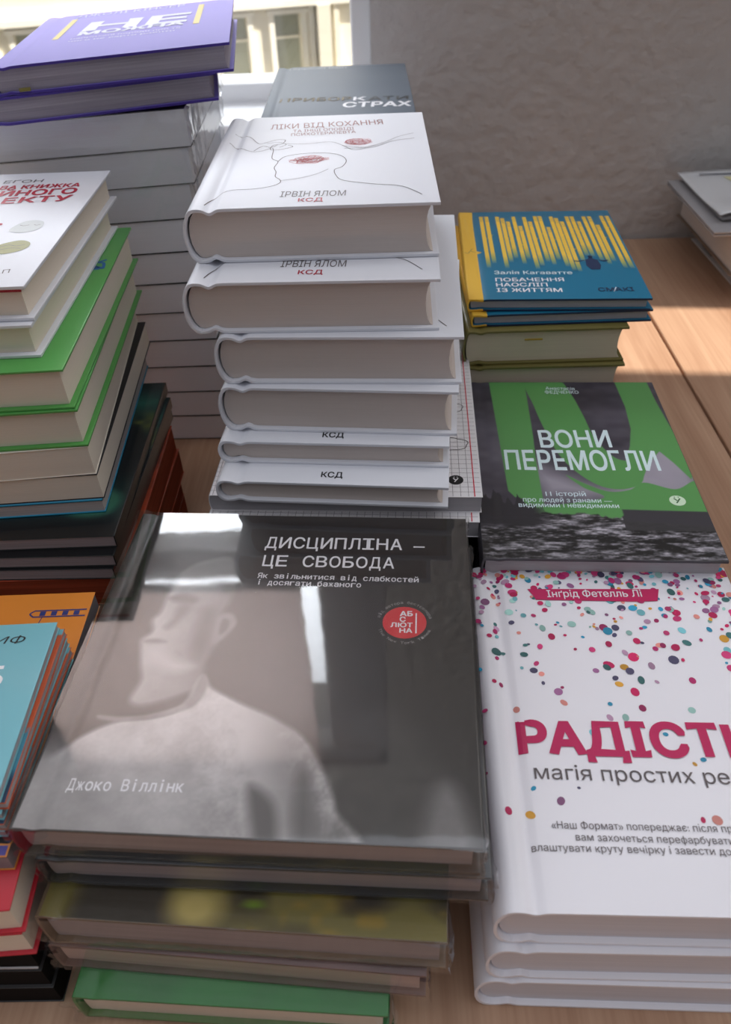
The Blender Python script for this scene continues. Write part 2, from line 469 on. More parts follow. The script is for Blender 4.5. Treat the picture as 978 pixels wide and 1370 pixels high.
def sdf(px, py, pts):
    """Signed distance (mm, negative inside) from grid points to a polygon."""
    d = np.full(px.shape, 1e9); inside = np.zeros(px.shape, bool); n = len(pts)
    for i in range(n):
        ax, ay = pts[i]; bx, by = pts[(i+1) % n]
        ex, ey = bx-ax, by-ay; l2 = ex*ex+ey*ey+1e-9
        t = np.clip(((px-ax)*ex+(py-ay)*ey)/l2, 0, 1)
        d = np.minimum(d, (px-ax-t*ex)**2+(py-ay-t*ey)**2)
        c = ((ay > py) != (by > py))
        with np.errstate(divide='ignore', invalid='ignore'):
            xi = ax + (py-ay)/(by-ay+1e-12)*ex
        inside ^= c & (px < xi)
    d = np.sqrt(d)
    return np.where(inside, -d, d)
def smooth_poly(pts, n=6):
    out = []; N = len(pts)
    for i in range(N):
        p0, p1, p2, p3 = [np.array(pts[(i+k-1) % N], float) for k in range(4)]
        for s in range(n):
            t = s/n
            out.append(tuple(.5*((2*p1) + (-p0+p2)*t + (2*p0-5*p1+4*p2-p3)*t*t + (-p0+3*p1-3*p2+p3)*t**3)))
    return out
def vnoise(px, py, sx, sy, seed=0):
    """Value noise on an array."""
    rng = np.random.RandomState(seed); g = rng.rand(64, 64)
    x = px/sx; y = py/sy; xi = np.floor(x).astype(int); yi = np.floor(y).astype(int); fx = x-xi; fy = y-yi
    fx = fx*fx*(3-2*fx); fy = fy*fy*(3-2*fy)
    a = g[xi % 64, yi % 64]; b = g[(xi+1) % 64, yi % 64]; c = g[xi % 64, (yi+1) % 64]; d = g[(xi+1) % 64, (yi+1) % 64]
    return (a*(1-fx)+b*fx)*(1-fy)+(c*(1-fx)+d*fx)*fy
def picture(root, name, func, m, nx, ny, x0=None, x1=None, y0=0.4, y1=None, lift=.1):
    """A printed picture: func(px, py) in mm gives sRGB 0..255 per grid point, stored as the mesh's ink colours."""
    W, L, T, b, gd = dims(root)
    x0 = (b*1000 if x0 is None else x0); x1 = (W*1000-.4 if x1 is None else x1); y1 = (L*1000-.4 if y1 is None else y1)
    X, Y = np.meshgrid(np.linspace(x0, x1, nx), np.linspace(y0, y1, ny))
    C = np.clip(func(X, Y), 0, 255)/255.0
    C = np.where(C <= .04045, C/12.92, ((C+.055)/1.055)**2.4)
    xf = X.ravel(); yf = Y.ravel()
    V = [(x/1000, y/1000, T + groove(x/1000-b, gd) + lift/1000) for x, y in zip(xf, yf)]
    F = [(j*nx+i, j*nx+i+1, (j+1)*nx+i+1, (j+1)*nx+i) for j in range(ny-1) for i in range(nx-1)]
    o = mesh_obj(name, V, F, m, part(root, 'cover'))
    ca = o.data.color_attributes.new('ink', 'FLOAT_COLOR', 'POINT')
    rgba = np.ones((nx*ny, 4), np.float32); rgba[:, :3] = C.reshape(-1, 3)
    ca.data.foreach_set('color', rgba.ravel())
    return o
def mixc(base, col, a):
    a = a[..., None]
    return base*(1-a) + np.array(col, float)*a
def soft(d, s): return np.clip(.5 - d/(2*s), 0, 1)

# ------------------------------------------------------------------ colours used by many things
P_WHITE = pages_mat('white page edges', (214, 209, 205))
P_CREAM = pages_mat('cream page edges', (230, 220, 204), .05, 2200)
P_GREY = pages_mat('grey page edges', (176, 174, 178), .10)
P_DARK = pages_mat('black page edges', (20, 18, 19), .3)
C_WHITE = mat('white laminated cover', (222, 224, 231), .5, spec=.35)
INK_GREY = mat('grey ink', (96, 88, 90), .5)
INK_BLACK = mat('black ink', (22, 22, 24), .5)
INK_RED = mat('crimson ink', (176, 24, 54), .5)
INK_WHITE = mat('white ink', (232, 232, 236), .5)
FILM = film_mat('shrink film', .035, .008)
FILM_TOP = film_mat('glossy shrink film', .12, .004, .06, 30.0)

# ------------------------------------------------------------------ the setting
WY0 = 1.122                                   # inner face of the window wall
wall_m = mat('grey plaster', (198, 196, 195), .85, spec=.2, bump=.9, bscale=50, bdet=6, var=.03, vscale=6)
white_paint = mat('white window paint', (240, 241, 243), .3)
z = TZ
ox0, ox1, oz0, oz1 = -.86, -.012, .175, 1.62    # window opening (over the table)
w = boxes('wall_back', [(-2.0, ox0, WY0, WY0+.26, 0, z+2.0), (ox1, 1.30, WY0, WY0+.26, 0, z+2.0), (ox0, ox1, WY0, WY0+.26, 0, z+oz0), (ox0, ox1, WY0, WY0+.26, z+oz1, z+2.0)], wall_m)
tag(w, 'grey plastered wall behind the book table', kind='structure')
ry0, ry1, rz0, rz1 = .634, .808, .34, .76  # slot sized so that one band of sun reaches the table
w = boxes('sun_mask_wall', [(1.30, 1.50, -.3, ry0, 0, z+1.4), (1.30, 1.50, ry1, WY0+.26, 0, z+1.4), (1.30, 1.50, ry0, ry1, 0, z+rz0), (1.30, 1.50, ry0, ry1, z+rz1, z+1.4)], wall_m)  # unseen wall added to block the sun around the slot
tag(w, 'added grey side wall out of view, masking the sun', kind='structure')
fl = boxes('floor', [(-2.6, 1.5, -1.6, WY0+.26, -.06, 0)], wood_mat('floor boards', (120, 96, 76), (86, 66, 50), 3.3))
tag(fl, 'brown floor under the table', kind='structure')

win = empty('window_1', (0, 0, 0)); tag(win, 'white framed window looking on to a cream building', kind='structure')
fy0, fy1 = WY0+.012, WY0+.075
boxes('window_frame', [(ox0, ox0+.05, fy0, fy1, z+oz0, z+oz1), (-.037, ox1+.001, fy0, fy1, z+oz0, z+oz1), (ox0, ox1, fy0, fy1, z+oz1-.05, z+oz1), (ox0, ox1, fy0, fy1, z+oz0, z+.212),
      (ox0+.05, -.037, fy0, fy1, z+.875, z+.955), (-.15, -.037, fy0+.01, fy1-.01, z+.955, z+oz1-.05)], white_paint, win, .003)  # wide upper stile added unseen to narrow the bright gap by the blind
boxes('window_sill', [(ox0-.02, ox1, WY0-.10, fy0+.02, z+.150, z+.190)], white_paint, win, .004)
pane_m = film_mat('window glass', .04, 0.0, 0.0)
boxes('pane', [(ox0+.05, -.037, fy0+.03, fy0+.034, z+.212, z+.875), (ox0+.05, -.15, fy0+.03, fy0+.034, z+.955, z+oz1-.05)], pane_m, win)
bl_m = bpy.data.materials.new('roller blind fabric'); bl_m.use_nodes = True
_n = bl_m.node_tree.nodes; _b = _n['Principled BSDF']; _b.inputs['Base Color'].default_value = lin((242, 230, 226)); _b.inputs['Roughness'].default_value = .9
_t = _n.new('ShaderNodeBsdfTranslucent'); _t.inputs[0].default_value = lin((252, 240, 237)); _mx = _n.new('ShaderNodeMixShader'); _mx.inputs[0].default_value = .88
bl_m.node_tree.links.new(_b.outputs[0], _mx.inputs[1]); bl_m.node_tree.links.new(_t.outputs[0], _mx.inputs[2]); bl_m.node_tree.links.new(_mx.outputs[0], _n['Material Output'].inputs[0])
blind = empty('roller_blind', (-.49, WY0-.012, z+1.66)); tag(blind, 'pale roller blind drawn half down over the window', 'blind')
boxes('blind_fabric', [(-.32, .31, -.001, .001, -.70, -.02)], bl_m, blind)
boxes('bottom_bar', [(-.32, .31, -.006, .006, -.715, -.70)], white_paint, blind, .002)
_V, _F = [], []
for x in (-.34, .33):
    for i in range(20): _V.append((x, .018*math.cos(i*math.pi/10)-.012, .018*math.sin(i*math.pi/10)))
_F = [(i, (i+1) % 20, 20+(i+1) % 20, 20+i) for i in range(20)] + [tuple(range(20)), tuple(range(39, 19, -1))]
o = mesh_obj('roller', _V, _F, white_paint, blind); fix_normals(o)

slot = empty('added_sun_slot', (0, 0, 0)); tag(slot, 'added slot in the side wall that shapes the sun patch', kind='structure')  # unseen framed slot, added to shape the sun band on the table
boxes('window_frame', [(1.38, 1.42, ry0, ry0+.006, z+rz0, z+rz1), (1.38, 1.42, ry1-.006, ry1, z+rz0, z+rz1), (1.38, 1.42, ry0, ry1, z+rz0, z+rz0+.006), (1.38, 1.42, ry0, ry1, z+rz1-.006, z+rz1)], white_paint, slot)  # rim of the added slot

# building across the street
cream = mat('cream facade stucco', (226, 220, 202), .9, spec=.2, var=.04, vscale=2.0)
cream2 = mat('pale facade moulding', (240, 236, 222), .9, spec=.2)
fpane = mat('old facade window glass', (158, 162, 148), .25, var=.12, vscale=5)
fb = empty('building', (-.9, 5.5, 0)); fb.rotation_euler = (0, 0, R(15)); tag(fb, 'cream building with tall windows seen through the window', 'building')
zb = z - 3.2
wins = [(-1.60, -1.36), (-1.26, -1.02), (-.92, -.70), (-.10, .11), (.25, .44), (1.02, 1.24), (1.35, 1.55)]
wb = []; prev = -3.2
for a, b_ in wins: wb.append((prev, a, 0, .5, z-.70, z-.30)); prev = b_
wb.append((prev, 3.0, 0, .5, z-.70, z-.30))
wb += [(-3.2, 3.0, 0, .5, 0 - 2.5, z-.70), (-3.2, 3.0, 0, .5, z-.30, z+2.6)]
boxes('wall', wb, cream, fb)
for a, b_ in wins:
    f = boxes('window', [(a-.02, a+.012, -.02, .10, z-.70, z-.30), (b_-.012, b_+.02, -.02, .10, z-.70, z-.30), (a, b_, .06, .10, z-.45, z-.44), (a-.03, b_+.03, -.04, .10, z-.31, z-.285)], cream2, fb)
    boxes('pane', [(a+.012, b_-.012, .10, .12, z-.70, z-.31)], fpane, f)
boxes('cornice', [(-3.2, 3.0, -.07, 0, z-.27, z-.235), (-3.2, 3.0, -.04, 0, z-.235, z-.20), (-3.2, 3.0, -.05, 0, z+.4, z+.5)], cream2, fb)
boxes('ledge', [(-3.2, 3.0, -.14, 0, z-.735, z-.70)], cream2, fb)
boxes('pilaster', [(.47, .50, -.05, 0, z-.70, z-.27), (.52, .60, -.08, 0, z-.70, z-.27), (.63, .66, -.05, 0, z-.70, z-.27)], cream, fb)

# ------------------------------------------------------------------ the table
tb = empty('table', (0, .38, 0)); tag(tb, 'long oak table of wide boards carrying the stacks of books', 'table')
oak = wood_mat('oak boards', (200, 164, 136), (156, 116, 90), 0.0)
dark_gap = mat('table steel', (40, 38, 38), .5)
for (xa, xb) in ((-1.25, -.56), (-.557, .3165), (.3195, .86), (.863, 1.26)):
    o = boxes('tabletop_board', [(xa, xb, -.72, .738, TZ-.038, TZ)], oak, tb, .0012)
boxes('under_frame', [(-1.15, 1.16, -.62, -.56, TZ-.10, TZ-.038), (-1.15, 1.16, .58, .64, TZ-.10, TZ-.038)], dark_gap, tb)
for lx in (-1.12, 1.12):
    for ly in (-.59, .61): boxes('leg', [(lx-.03, lx+.03, ly-.03, ly+.03, 0, TZ-.10)], dark_gap, tb, .002)

# ------------------------------------------------------------------ stack of glossy black books, front middle
C_BLACK = mat('black glossy cover', (27, 26, 28), .28, coat=.3)
P_MAUVE = pages_mat('greyish page edges', (156, 148, 152), .2)
disc = build_book('hardcover_book', .2001, .2045, .0225, C_BLACK, P_MAUVE, gd=.0012, bulge=.002, square=.0035)
disc2 = copy_tree(disc); root_dims[disc2.name] = dims(disc)
place(disc, -.1638, .1645, .130, -2.9)
place(disc2, -.1590, .1625, .1070, -2.6, T=.0225)
tag(disc, 'shrink-wrapped black hardcover with a man in a T-shirt on its cover', 'book', 'shrink-wrapped stack at the front')
tag(disc2, 'black shrink-wrapped hardcover directly under the one with the man on its cover', 'book', 'shrink-wrapped stack at the front')
def art_man(px, py):
    C = np.zeros(px.shape+(3,)) + np.array([24, 23, 25.])
    nz = vnoise(px, py, 14, 14, 1)*.5 + vnoise(px, py, 5, 5, 2)*.3 + vnoise(px, py, 1.3, 1.3, 3)*.2
    g = lambda v: np.stack([v, v*.985, v*.985], -1)
    def lay(C, pts, val, s, sm=True):
        d = sdf(px, py, smooth_poly(pts) if sm else pts); a = soft(d, s)[..., None]
        v = g(val if isinstance(val, np.ndarray) else np.full(px.shape, float(val)))
        return C*(1-a) + v*a
    # photographer's dim reflection, painted into the print at the right
    C = lay(C, [(128, -4), (133, 40), (140, 60), (152, 68), (165, 62), (180, 42), (191, 20), (196, -4)], 34 + 22*nz, 7)
    C = lay(C, [(176, -4), (180, 24), (188, 28), (195, 12), (196, -4)], 92 + 30*nz, 5)
    # head: light from the left
    head = [(56, 165), (64, 166), (70, 152), (71, 136), (68, 121), (69, 104), (66, 90), (68, 76), (44, 64), (34, 66), (36, 78), (33, 88), (31, 96), (29, 104), (33, 110), (31, 118), (34, 124), (35, 138), (40, 154), (47, 161)]
    shade = 168 - 1.9*(px-34) + 34*(nz-.5)
    C = lay(C, head, np.clip(shade, 62, 190), 2.2)
    # cap / hair, brow, nose side, cheek, mouth, jaw shadow
    C = lay(C, [(38, 150), (44, 160), (56, 165), (65, 165), (70, 150), (70, 138), (60, 146), (48, 148)], 66 + 24*nz, 2.5)
    C = lay(C, [(36, 134), (44, 137), (52, 134), (50, 130), (42, 131)], 74, 2)
    C = lay(C, [(43, 128), (48, 130), (50, 126), (46, 118), (42, 112), (39, 113), (42, 119)], 102, 2.2)
    C = lay(C, [(31, 104), (38, 105), (43, 103), (38, 102), (32, 102)], 108, 1.2)
    C = lay(C, [(33, 97), (42, 98), (50, 92), (60, 88), (52, 84), (40, 88)], 178, 3.4)
    C = lay(C, [(58, 126), (64, 124), (66, 108), (64, 92), (58, 96), (56, 110)], 76, 4)
    # ear
    C = lay(C, [(66, 122), (73, 124), (77, 117), (73, 108), (68, 102), (66, 108)], 96 + 30*nz, 1.0)
    C = lay(C, [(69, 119), (72, 119), (73, 115), (71, 110), (69, 110)], 42, .8)
    # T-shirt with folds
    fold = 24*np.sin((px*.9 + py*.35)/7.5 + 3*nz) * np.clip((px-60)/60, 0, 1)
    shirt = 184 + 46*(nz-.5) + fold - .55*np.clip(px-80, 0, 80) - 26*soft((py-34)*1.0, 16)*0 - .35*np.clip(46-py, 0, 46)
    C = lay(C, [(66, 82), (73, 75), (88, 67), (106, 59), (121, 49), (132, 32), (139, 14), (141, -6), (-6, -6), (2, 22), (9, 37), (22, 49), (34, 55), (48, 57), (60, 63)], shirt, 1.6)
    C = lay(C, [(100, 24), (112, 16), (116, -4), (108, -4), (103, 8)], 82, 3)
    C = lay(C, [(122, 34), (128, 20), (130, -4), (124, -4), (121, 14)], 88, 4)
    # collar
    col = [(66, 82), (70, 76), (66, 64), (50, 57), (34, 54), (23, 55), (22, 57.5), (34, 57), (49, 60), (62, 67)]
    C = lay(C, col, 92 + 60*nz, .9)
    # shaded arm and background at the lower left
    C = lay(C, [(-6, -6), (60, -6), (52, 12), (26, 30), (8, 40), (-6, 34)], 150 + 34*(nz-.5), 9)
    return C
picture(disc, 'cover_photograph', art_man, print_mat('glossy printed photograph', .3), 330, 336, x0=3)
lettering(disc, 'title_lettering', [('ДИСЦИПЛІНА', 81.8, 175.4, 163.2, 175.6, 9.1), ('—', 168.5, 175.4, 176.2, 175.4, 8.6), ('ЦЕ СВОБОДА', 82.6, 160.3, 159.1, 160.3, 8.6)], INK_WHITE, mono=True, bold=.012)
lettering(disc, 'subtitle_lettering', [('Як звільнитися від слабкостей', 81.9, 150.7, 172.6, 149.9, 3.9), ('і досягати бажаного', 82.3, 145.5, 141, 145, 3.9)], INK_WHITE, mono=True, bold=.012)
lettering(disc, 'author_lettering', [('Джоко Віллінк', 19.6, 18.3, 71.9, 19.4, 5.4)], INK_WHITE, mono=True, bold=.014)
badge = add_print(disc, 'round_badge', [ellipse(165.3, 120.4, 11.5, 11, 40)], mat('red badge ink', (206, 30, 44), .35), .18)
lettering(disc, 'badge_lettering', [('АБ', 162.7, 124.7, 169.6, 124.8, 3.3), ('С', 162.7, 120.8, 165.9, 120.9, 3.1), ('ЛЮТ', 158.0, 117, 169.5, 117, 2.9), ('НА', 162.8, 113.2, 169.5, 113.3, 2.9)], INK_WHITE, .26, bold=.03)
add_print(disc, 'badge_bar', [poly([(171, 113), (171.7, 113), (171.7, 127), (171, 127)])], INK_WHITE, .26)
def ring_text(s, cx, cy, r, a0, a1, h, flip=False):
    geo = []
    for i, ch in enumerate(s):
        if ch == ' ': continue
        a = R(a0 + (a1-a0)*(i+.5)/len(s)); wch = abs(R(a1-a0))*r/len(s)*.8
        px_, py_ = cx + r*math.cos(a), cy + r*math.sin(a)
        tx, ty = (math.sin(a), -math.cos(a)) if not flip else (-math.sin(a), math.cos(a))
        geo.append(text_geo(ch, px_ - tx*wch/2, py_ - ty*wch/2, px_ + tx*wch/2, py_ + ty*wch/2, h))
    return geo
add_print(disc, 'badge_ring_lettering', ring_text('від автора бестселера', 165.3, 120.4, 13.2, 168, 12, 1.8) + ring_text('The New York Times', 165.3, 120.4, 14.6, 200, 340, 1.8, True), mat('grey badge ink', (150, 148, 150), .4), .2)
shrink_film(disc, FILM_TOP, .0022, 1)
shrink_film(disc2, FILM, .0028, 2)

def olive_art(px, py):
    n = vnoise(px, py, 24, 16, 11); n2 = vnoise(px, py, 7, 6, 12)
    C = np.zeros(px.shape+(3,)) + np.array([120, 110, 56.])
    C = mixc(C, (52, 44, 30), np.clip((n-.45)*3, 0, 1)); C = mixc(C, (150, 124, 44), np.clip((n2-.6)*2.5, 0, 1)*soft(-(px-90), 20))
    C = mixc(C, (196, 176, 104), soft(np.hypot((px-72)/1.3, py-8)-9, 5)); C = mixc(C, (110, 140, 30), soft(np.hypot((px-98)/3, py-11)-1.6, 1))
    return C
C_OLIVE_DK = mat('brown and olive cover', (104, 84, 62), .35, coat=.3, var=.3, vscale=30)
b3 = build_book('hardcover_book', .184, .2, .0285, C_OLIVE_DK, P_MAUVE, bulge=.0015, gd=.0008)
place(b3, -.1615, .1485, .0825, -3.6)
picture(b3, 'cover_picture', olive_art, print_mat('printed picture', .35), 120, 120, x0=3)
tag(b3, 'shrink-wrapped hardcover with a dim olive and brown cover, under the two black books', 'book', 'shrink-wrapped stack at the front')
shrink_film(b3, FILM, .0026, 3)
b4 = build_book('hardcover_book', .178, .2, .0255, mat('dusty maroon cover', (112, 82, 76), .35, coat=.3, var=.25, vscale=24), pages_mat('pinkish page edges', (196, 172, 166), .2), bulge=.0015, gd=.0008)
place(b4, -.1640, .1480, .0530, -4.4)
tag(b4, 'shrink-wrapped hardcover with dusty maroon edges, just above the green book', 'book', 'shrink-wrapped stack at the front')
shrink_film(b4, FILM, .0028, 4)
b5 = build_book('hardcover_book', .152, .2, .0265, mat('green cover', (34, 122, 44), .35, coat=.3, var=.2, vscale=30), P_CREAM, bulge=.0015, gd=.0008)
place(b5, -.1560, .1345, .0270, -3.0)
tag(b5, 'shrink-wrapped green hardcover at the bottom of the front stack', 'book', 'shrink-wrapped stack at the front')
shrink_film(b5, FILM, .0034, 5)

# ------------------------------------------------------------------ white books with confetti dots, front right
C_CONF = mat('white matt cover', (238, 237, 243), .5, coat=.1)
rad = build_book('hardcover_book', .158, .2085, .0312, C_CONF, pages_mat('soft white page edges', (222, 220, 226), .1), bulge=.0075, gd=.0020, square=.003)
def confetti(root, seed):
    rng = random.Random(seed)
    pal = [(196, 30, 92), (196, 30, 92), (170, 40, 100), (44, 150, 186), (120, 190, 200), (222, 164, 60), (78, 74, 104), (150, 96, 140), (232, 150, 140), (160, 204, 196), (60, 110, 110), (206, 60, 120), (190, 150, 180)]
    dots = [(32, 128, 2.2, 6), (36, 119.6, 1.3, 6), (43.2, 114, 2.4, 7), (45, 107, 2.2, 8), (20, 102.9, 2, 8), (10, 120.7, 1.4, 0), (13.5, 118.5, 1.6, 2), (23, 57.6, 1.5, 3), (35, 51.3, 2.3, 7), (10, 46, 2.2, 0), (20, 44.5, 2.5, 5), (44.5, 58.2, .9, 6),
            (98.2, 43, 1.6, 0), (104.6, 43, 2.5, 8), (67, 98, 2.2, 12), (75, 98.2, 2.3, 9), (56.4, 89, 1.9, 4), (84.9, 104.1, 2.2, 2), (83.3, 114.3, 2.8, 0), (76.1, 119.3, 2.3, 5), (65.5, 128.2, 1.8, 7), (73.2, 132.3, 3.2, 0), (81.2, 130.8, 2.4, 5), (87.7, 137.8, 3.2, 0), (109, 136, 3, 6),
            (115.3, 122.1, 2.2, 2), (109.7, 103.1, 2, 9), (107.3, 74.3, 1.6, 3), (102.5, 71.8, 1.3, 5), (92.7, 88.5, 1.4, 3), (68.8, 106.5, 1.3, 3), (3.5, 101.9, 1.6, 2), (1.8, 83, 1.4, 2), (1.0, 66, 1.2, 2)]
    for i in range(330):
        y = 208 - abs(rng.gauss(0, 1))*38
        if y < 112: continue
        x = rng.uniform(1.5, 157)
        dots.append((x, min(y, 206.5), rng.uniform(.9, 2.9)*(1 if rng.random() > .25 else .6), rng.randrange(len(pal))))
    for i in range(40): dots.append((rng.uniform(1, 157), 207.8 - rng.random()*9, rng.uniform(1.5, 2.9), rng.choice([0, 0, 2, 11, 4, 6, 3])))
    V, F, Cc = [], [], []
    W, L, T, b, gd = dims(root)
    for q, (x, y, r, c) in enumerate(dots):
        asp = rng.uniform(.65, 1.0); a = rng.uniform(0, 3)
        v, f = ellipse(x, y, r, r*asp, 12, a); k = len(V)
        r0 = pal[c]; jit = rng.uniform(.85, 1.12)
        V += [(min(max(p[0], 1.2), 157.6)/1000, min(max(p[1], .3), 208.2)/1000, T + groove(p[0]/1000-b, gd) - (b*1000 > p[0])*(b-p[0]/1000)**2*40 + (.18 + .0006*q)/1000) for p in v]
        F.append(tuple(range(k, k+12))); Cc += [[min(u*jit, 255) for u in r0]]*12
    o = mesh_obj('dot_pattern', V, F, print_mat('printed dots', .45), part(root, 'cover'))
    ca = o.data.color_attributes.new('ink', 'FLOAT_COLOR', 'POINT')
    for i, c in enumerate(Cc): ca.data[i].color = lin(c)
    for p in o.data.polygons:
        if p.normal.z < 0: p.flip()
    return o
rad2 = copy_tree(rad); root_dims[rad2.name] = dims(rad)
rad3 = copy_tree(rad); root_dims[rad3.name] = dims(rad)
confetti(rad, 4)
MAGENTA = mat('magenta ink', (190, 28, 90), .45)
add_print(rad, 'author_banner', [poly([(35.8, 189.3), (114, 189.6), (111, 179.8), (96, 179.3), (40, 180.5), (38.6, 184)])], MAGENTA, .42)
lettering(rad, 'author_lettering', [('Інґрід Фетелль Лі', 47, 182.6, 103, 183.2, 5.4)], INK_WHITE, .5, bold=.012)
lettering(rad, 'title_lettering', [('РАДІСТЬ', 18.2, 76.6, 136.0, 75.6, 17.8)], MAGENTA, .5, bold=.045)
lettering(rad, 'subtitle_lettering', [('магія простих речей', 24.2, 62.5, 136, 60.8, 7.6)], INK_GREY, .5, bold=-.008)
lettering(rad, 'blurb_lettering', [('«Наш Формат» попереджає: після прочитання', 28.8, 37.6, 130, 37.0, 3.4), ('вам захочеться перефарбувати', 38.8, 32.0, 108.5, 31.4, 3.3), ('влаштувати круту вечірку і завести до', 18.5, 26.9, 106, 26.5, 3.3)], INK_GREY, .5)
place(rad, .0425, .1445, .0950, -1.4)
place(rad2, .0408, .1412, .0632, -1.2, T=.0312)
place(rad3, .0375, .1400, .0314, -1.6, T=.0312)
def spine_dots(root, spots):
    geo = []
    W, L, T, b, gd = dims(root)
    V, F = [], []
    for (y, zz, ry, rz) in spots:
        k = len(V)
        V.append((b - b*math.sin(math.pi*math.acos(max(-1, min(1, 1-2*zz/T)))/math.pi) - .0002, y, zz))
        for i in range(14):
            a = 2*math.pi*i/14; z_ = zz + rz*math.sin(a); th = math.acos(max(-1, min(1, 1-2*z_/T)))
            V.append((b - b*math.sin(th) - .00022, y + ry*math.cos(a), z_))
        F += [(k, k+1+i, k+1+(i+1) % 14) for i in range(14)]
    return mesh_obj('spine_print', V, F, MAGENTA, part(root, 'cover'))
spine_dots(rad2, [(.035, .016, .006, .004), (.06, .014, .004, .003)]); spine_dots(rad3, [(.05, .018, .007, .006), (.085, .012, .009, .005), (.02, .014, .003, .003)])
tag(rad, 'white hardcover scattered with bright confetti dots and a large magenta title', 'book', 'white confetti hardcovers')
tag(rad2, 'white hardcover directly under the confetti-covered book with the magenta title', 'book', 'white confetti hardcovers')
tag(rad3, 'white hardcover resting on the table, lowest of the confetti book stack', 'book', 'white confetti hardcovers')

# ------------------------------------------------------------------ green and grey war stories books, right
C_VONY = mat('dark grey printed cover', (62, 60, 66), .35, coat=.2)
P_VONY = pages_mat('light grey page edges', (186, 182, 186), .1)  # even light grey with faint sheet lines
vony = build_book('hardcover_book', .1468, .2060, .0178, C_VONY, P_VONY, bulge=.0012, gd=.0006)
vcopies = [copy_tree(vony) for _ in range(5)]
def art_ruin(px, py):
    n = vnoise(px, py, 26, 20, 5)*.6 + vnoise(px, py, 8, 6, 6)*.4
    C = np.zeros(px.shape+(3,)) + np.array([70, 66, 76.])
    C = C + ((n-.5)*50)[..., None]
    C = mixc(C, (172, 166, 178), soft(sdf(px, py, smooth_poly([(40, 96), (60, 84), (92, 72), (130, 120), (150, 92), (140, 60), (60, 60), (44, 62)])), 10)*.8)
    C = mixc(C, (150, 146, 160), soft(sdf(px, py, [(4, 150), (40, 160), (42, 100), (8, 96)]), 16)*.35)
    green = (88, 148, 82)
    G = []
    G.append([(17.7, 212), (46.2, 212), (45, 131), (43.8, 102), (43.6, 36.8), (40.5, 36.8), (34, 50), (25, 60), (21.5, 66)])
    G.append(smooth_poly([(46.2, 212), (72, 212), (80.6, 188), (85.5, 156), (89, 128), (99, 104), (113, 97), (112.7, 78), (100, 69), (85, 71), (72, 84), (61, 106), (54, 140), (50, 170)]))
    G.append([(117, 212), (142.3, 212), (143.4, 178), (145.5, 150), (149, 112), (150, 90), (145, 80), (138, 98), (131.2, 112), (120, 96), (112.7, 79), (98, 76), (104, 96), (112, 118), (117, 140), (118.7, 170)])
    G.append(smooth_poly([(62, 84), (74, 74), (88, 66), (102, 68), (113, 76), (132, 69), (147, 78), (150, 62), (148, 46), (120, 44), (94, 40), (92, 37.5), (42, 37.5), (42, 49), (64, 54), (84, 60), (72, 70)]))
    for q in G: C = mixc(C, green, soft(sdf(px, py, q), .35))
    # trees at the left and ruined street along the bottom
    edge = 38 + 5*vnoise(px, py*0, 9, 9, 8) + 3*vnoise(px, py*0, 2.2, 9, 9)
    st = vnoise(px, py, 11, 2.4, 21)*.45 + vnoise(px, py, 3.4, 1.1, 22)*.4 + vnoise(px, py, 1.0, .6, 23)*.15
    street = np.clip(30 + 330*(st-.40) + 30*soft(np.abs(py-30)-6, 5), 20, 205)
    street = np.where((py > 27) & (px > 92), 46 + 20*st, street)
    a = soft(py-edge, .8)[..., None]
    C = C*(1-a) + np.stack([street, street*.98, street*1.03], -1)*a
    tree = 66 - np.clip(px-6, 0, 60)*.62 + 9*(vnoise(px, py*0, 3.0, 9, 31)-.5)*2 + 4*(vnoise(px, py*0, .9, 9, 32)-.5)
    ta = soft(py-tree, .7)*soft(30-py, 3)*soft(px-42, 6)
    C = mixc(C, (38, 36, 42), ta*.95)
    hs = soft(sdf(px, py, [(93, 37), (93, 47.5), (146, 46), (152, 38), (150, 31)]), .6)
    C = mixc(C, (56, 54, 60), hs)
    return C
picture(vony, 'cover_picture', art_ruin, print_mat('laminated printed picture', .38, .2), 300, 380)
PALE = mat('pale blue-white ink', (214, 232, 236), .45)
lettering(vony, 'title_lettering', [('ВОНИ', 48.9, 115.9, 99.6, 116.4, 20.5), ('ПЕРЕМОГЛИ', 22.0, 89.4, 127.6, 89.2, 22)], PALE, .22, bold=.02)
lettering(vony, 'author_lettering', [('Анастасія', 61.7, 194.4, 84.3, 193.6, 4.2), ('ФЕДЧЕНКО', 60.7, 188.6, 86.7, 188.3, 4.2)], PALE, .22, bold=.006)
lettering(vony, 'subtitle_lettering', [('11 історій', 45.9, 60.7, 72.2, 60.8, 4.6), ('про людей з ранами —', 30.3, 54.6, 88.1, 53.9, 4.4), ('видимими і невидимими', 27, 49.1, 91.6, 48.8, 4.4)], PALE, .22, bold=.010)
add_print(vony, 'publisher_emblem', [ellipse(130.4, 57, 5.2, 5.2, 26)], mat('pale green ink', (206, 228, 200), .45), .2)
def emblem_y(cx, cy, s, ang=0.0):
    rot = lambda p: (cx + s*(p[0]*math.cos(ang)-p[1]*math.sin(ang)), cy + s*(p[0]*math.sin(ang)+p[1]*math.cos(ang)))
    g = [stroke([rot((-.45, .5)), rot((-.05, -.02))], .22*s, sub=1), stroke([rot((.45, .5)), rot((-.25, -.6))], .22*s, sub=1)]
    g += [ellipse(*rot((-.28, .8)), .11*s, .11*s, 8), ellipse(*rot((.28, .8)), .11*s, .11*s, 8)]
    return g
add_print(vony, 'emblem_letter', emblem_y(130.4, 57, 4.4), mat('green ink', (60, 104, 58), .45), .26)
place(vony, .0562, .3470, .1080, -2.4)
tag(vony, 'grey and green hardcover with ruined street picture and white two-line title', 'book', 'grey and green hardcovers')
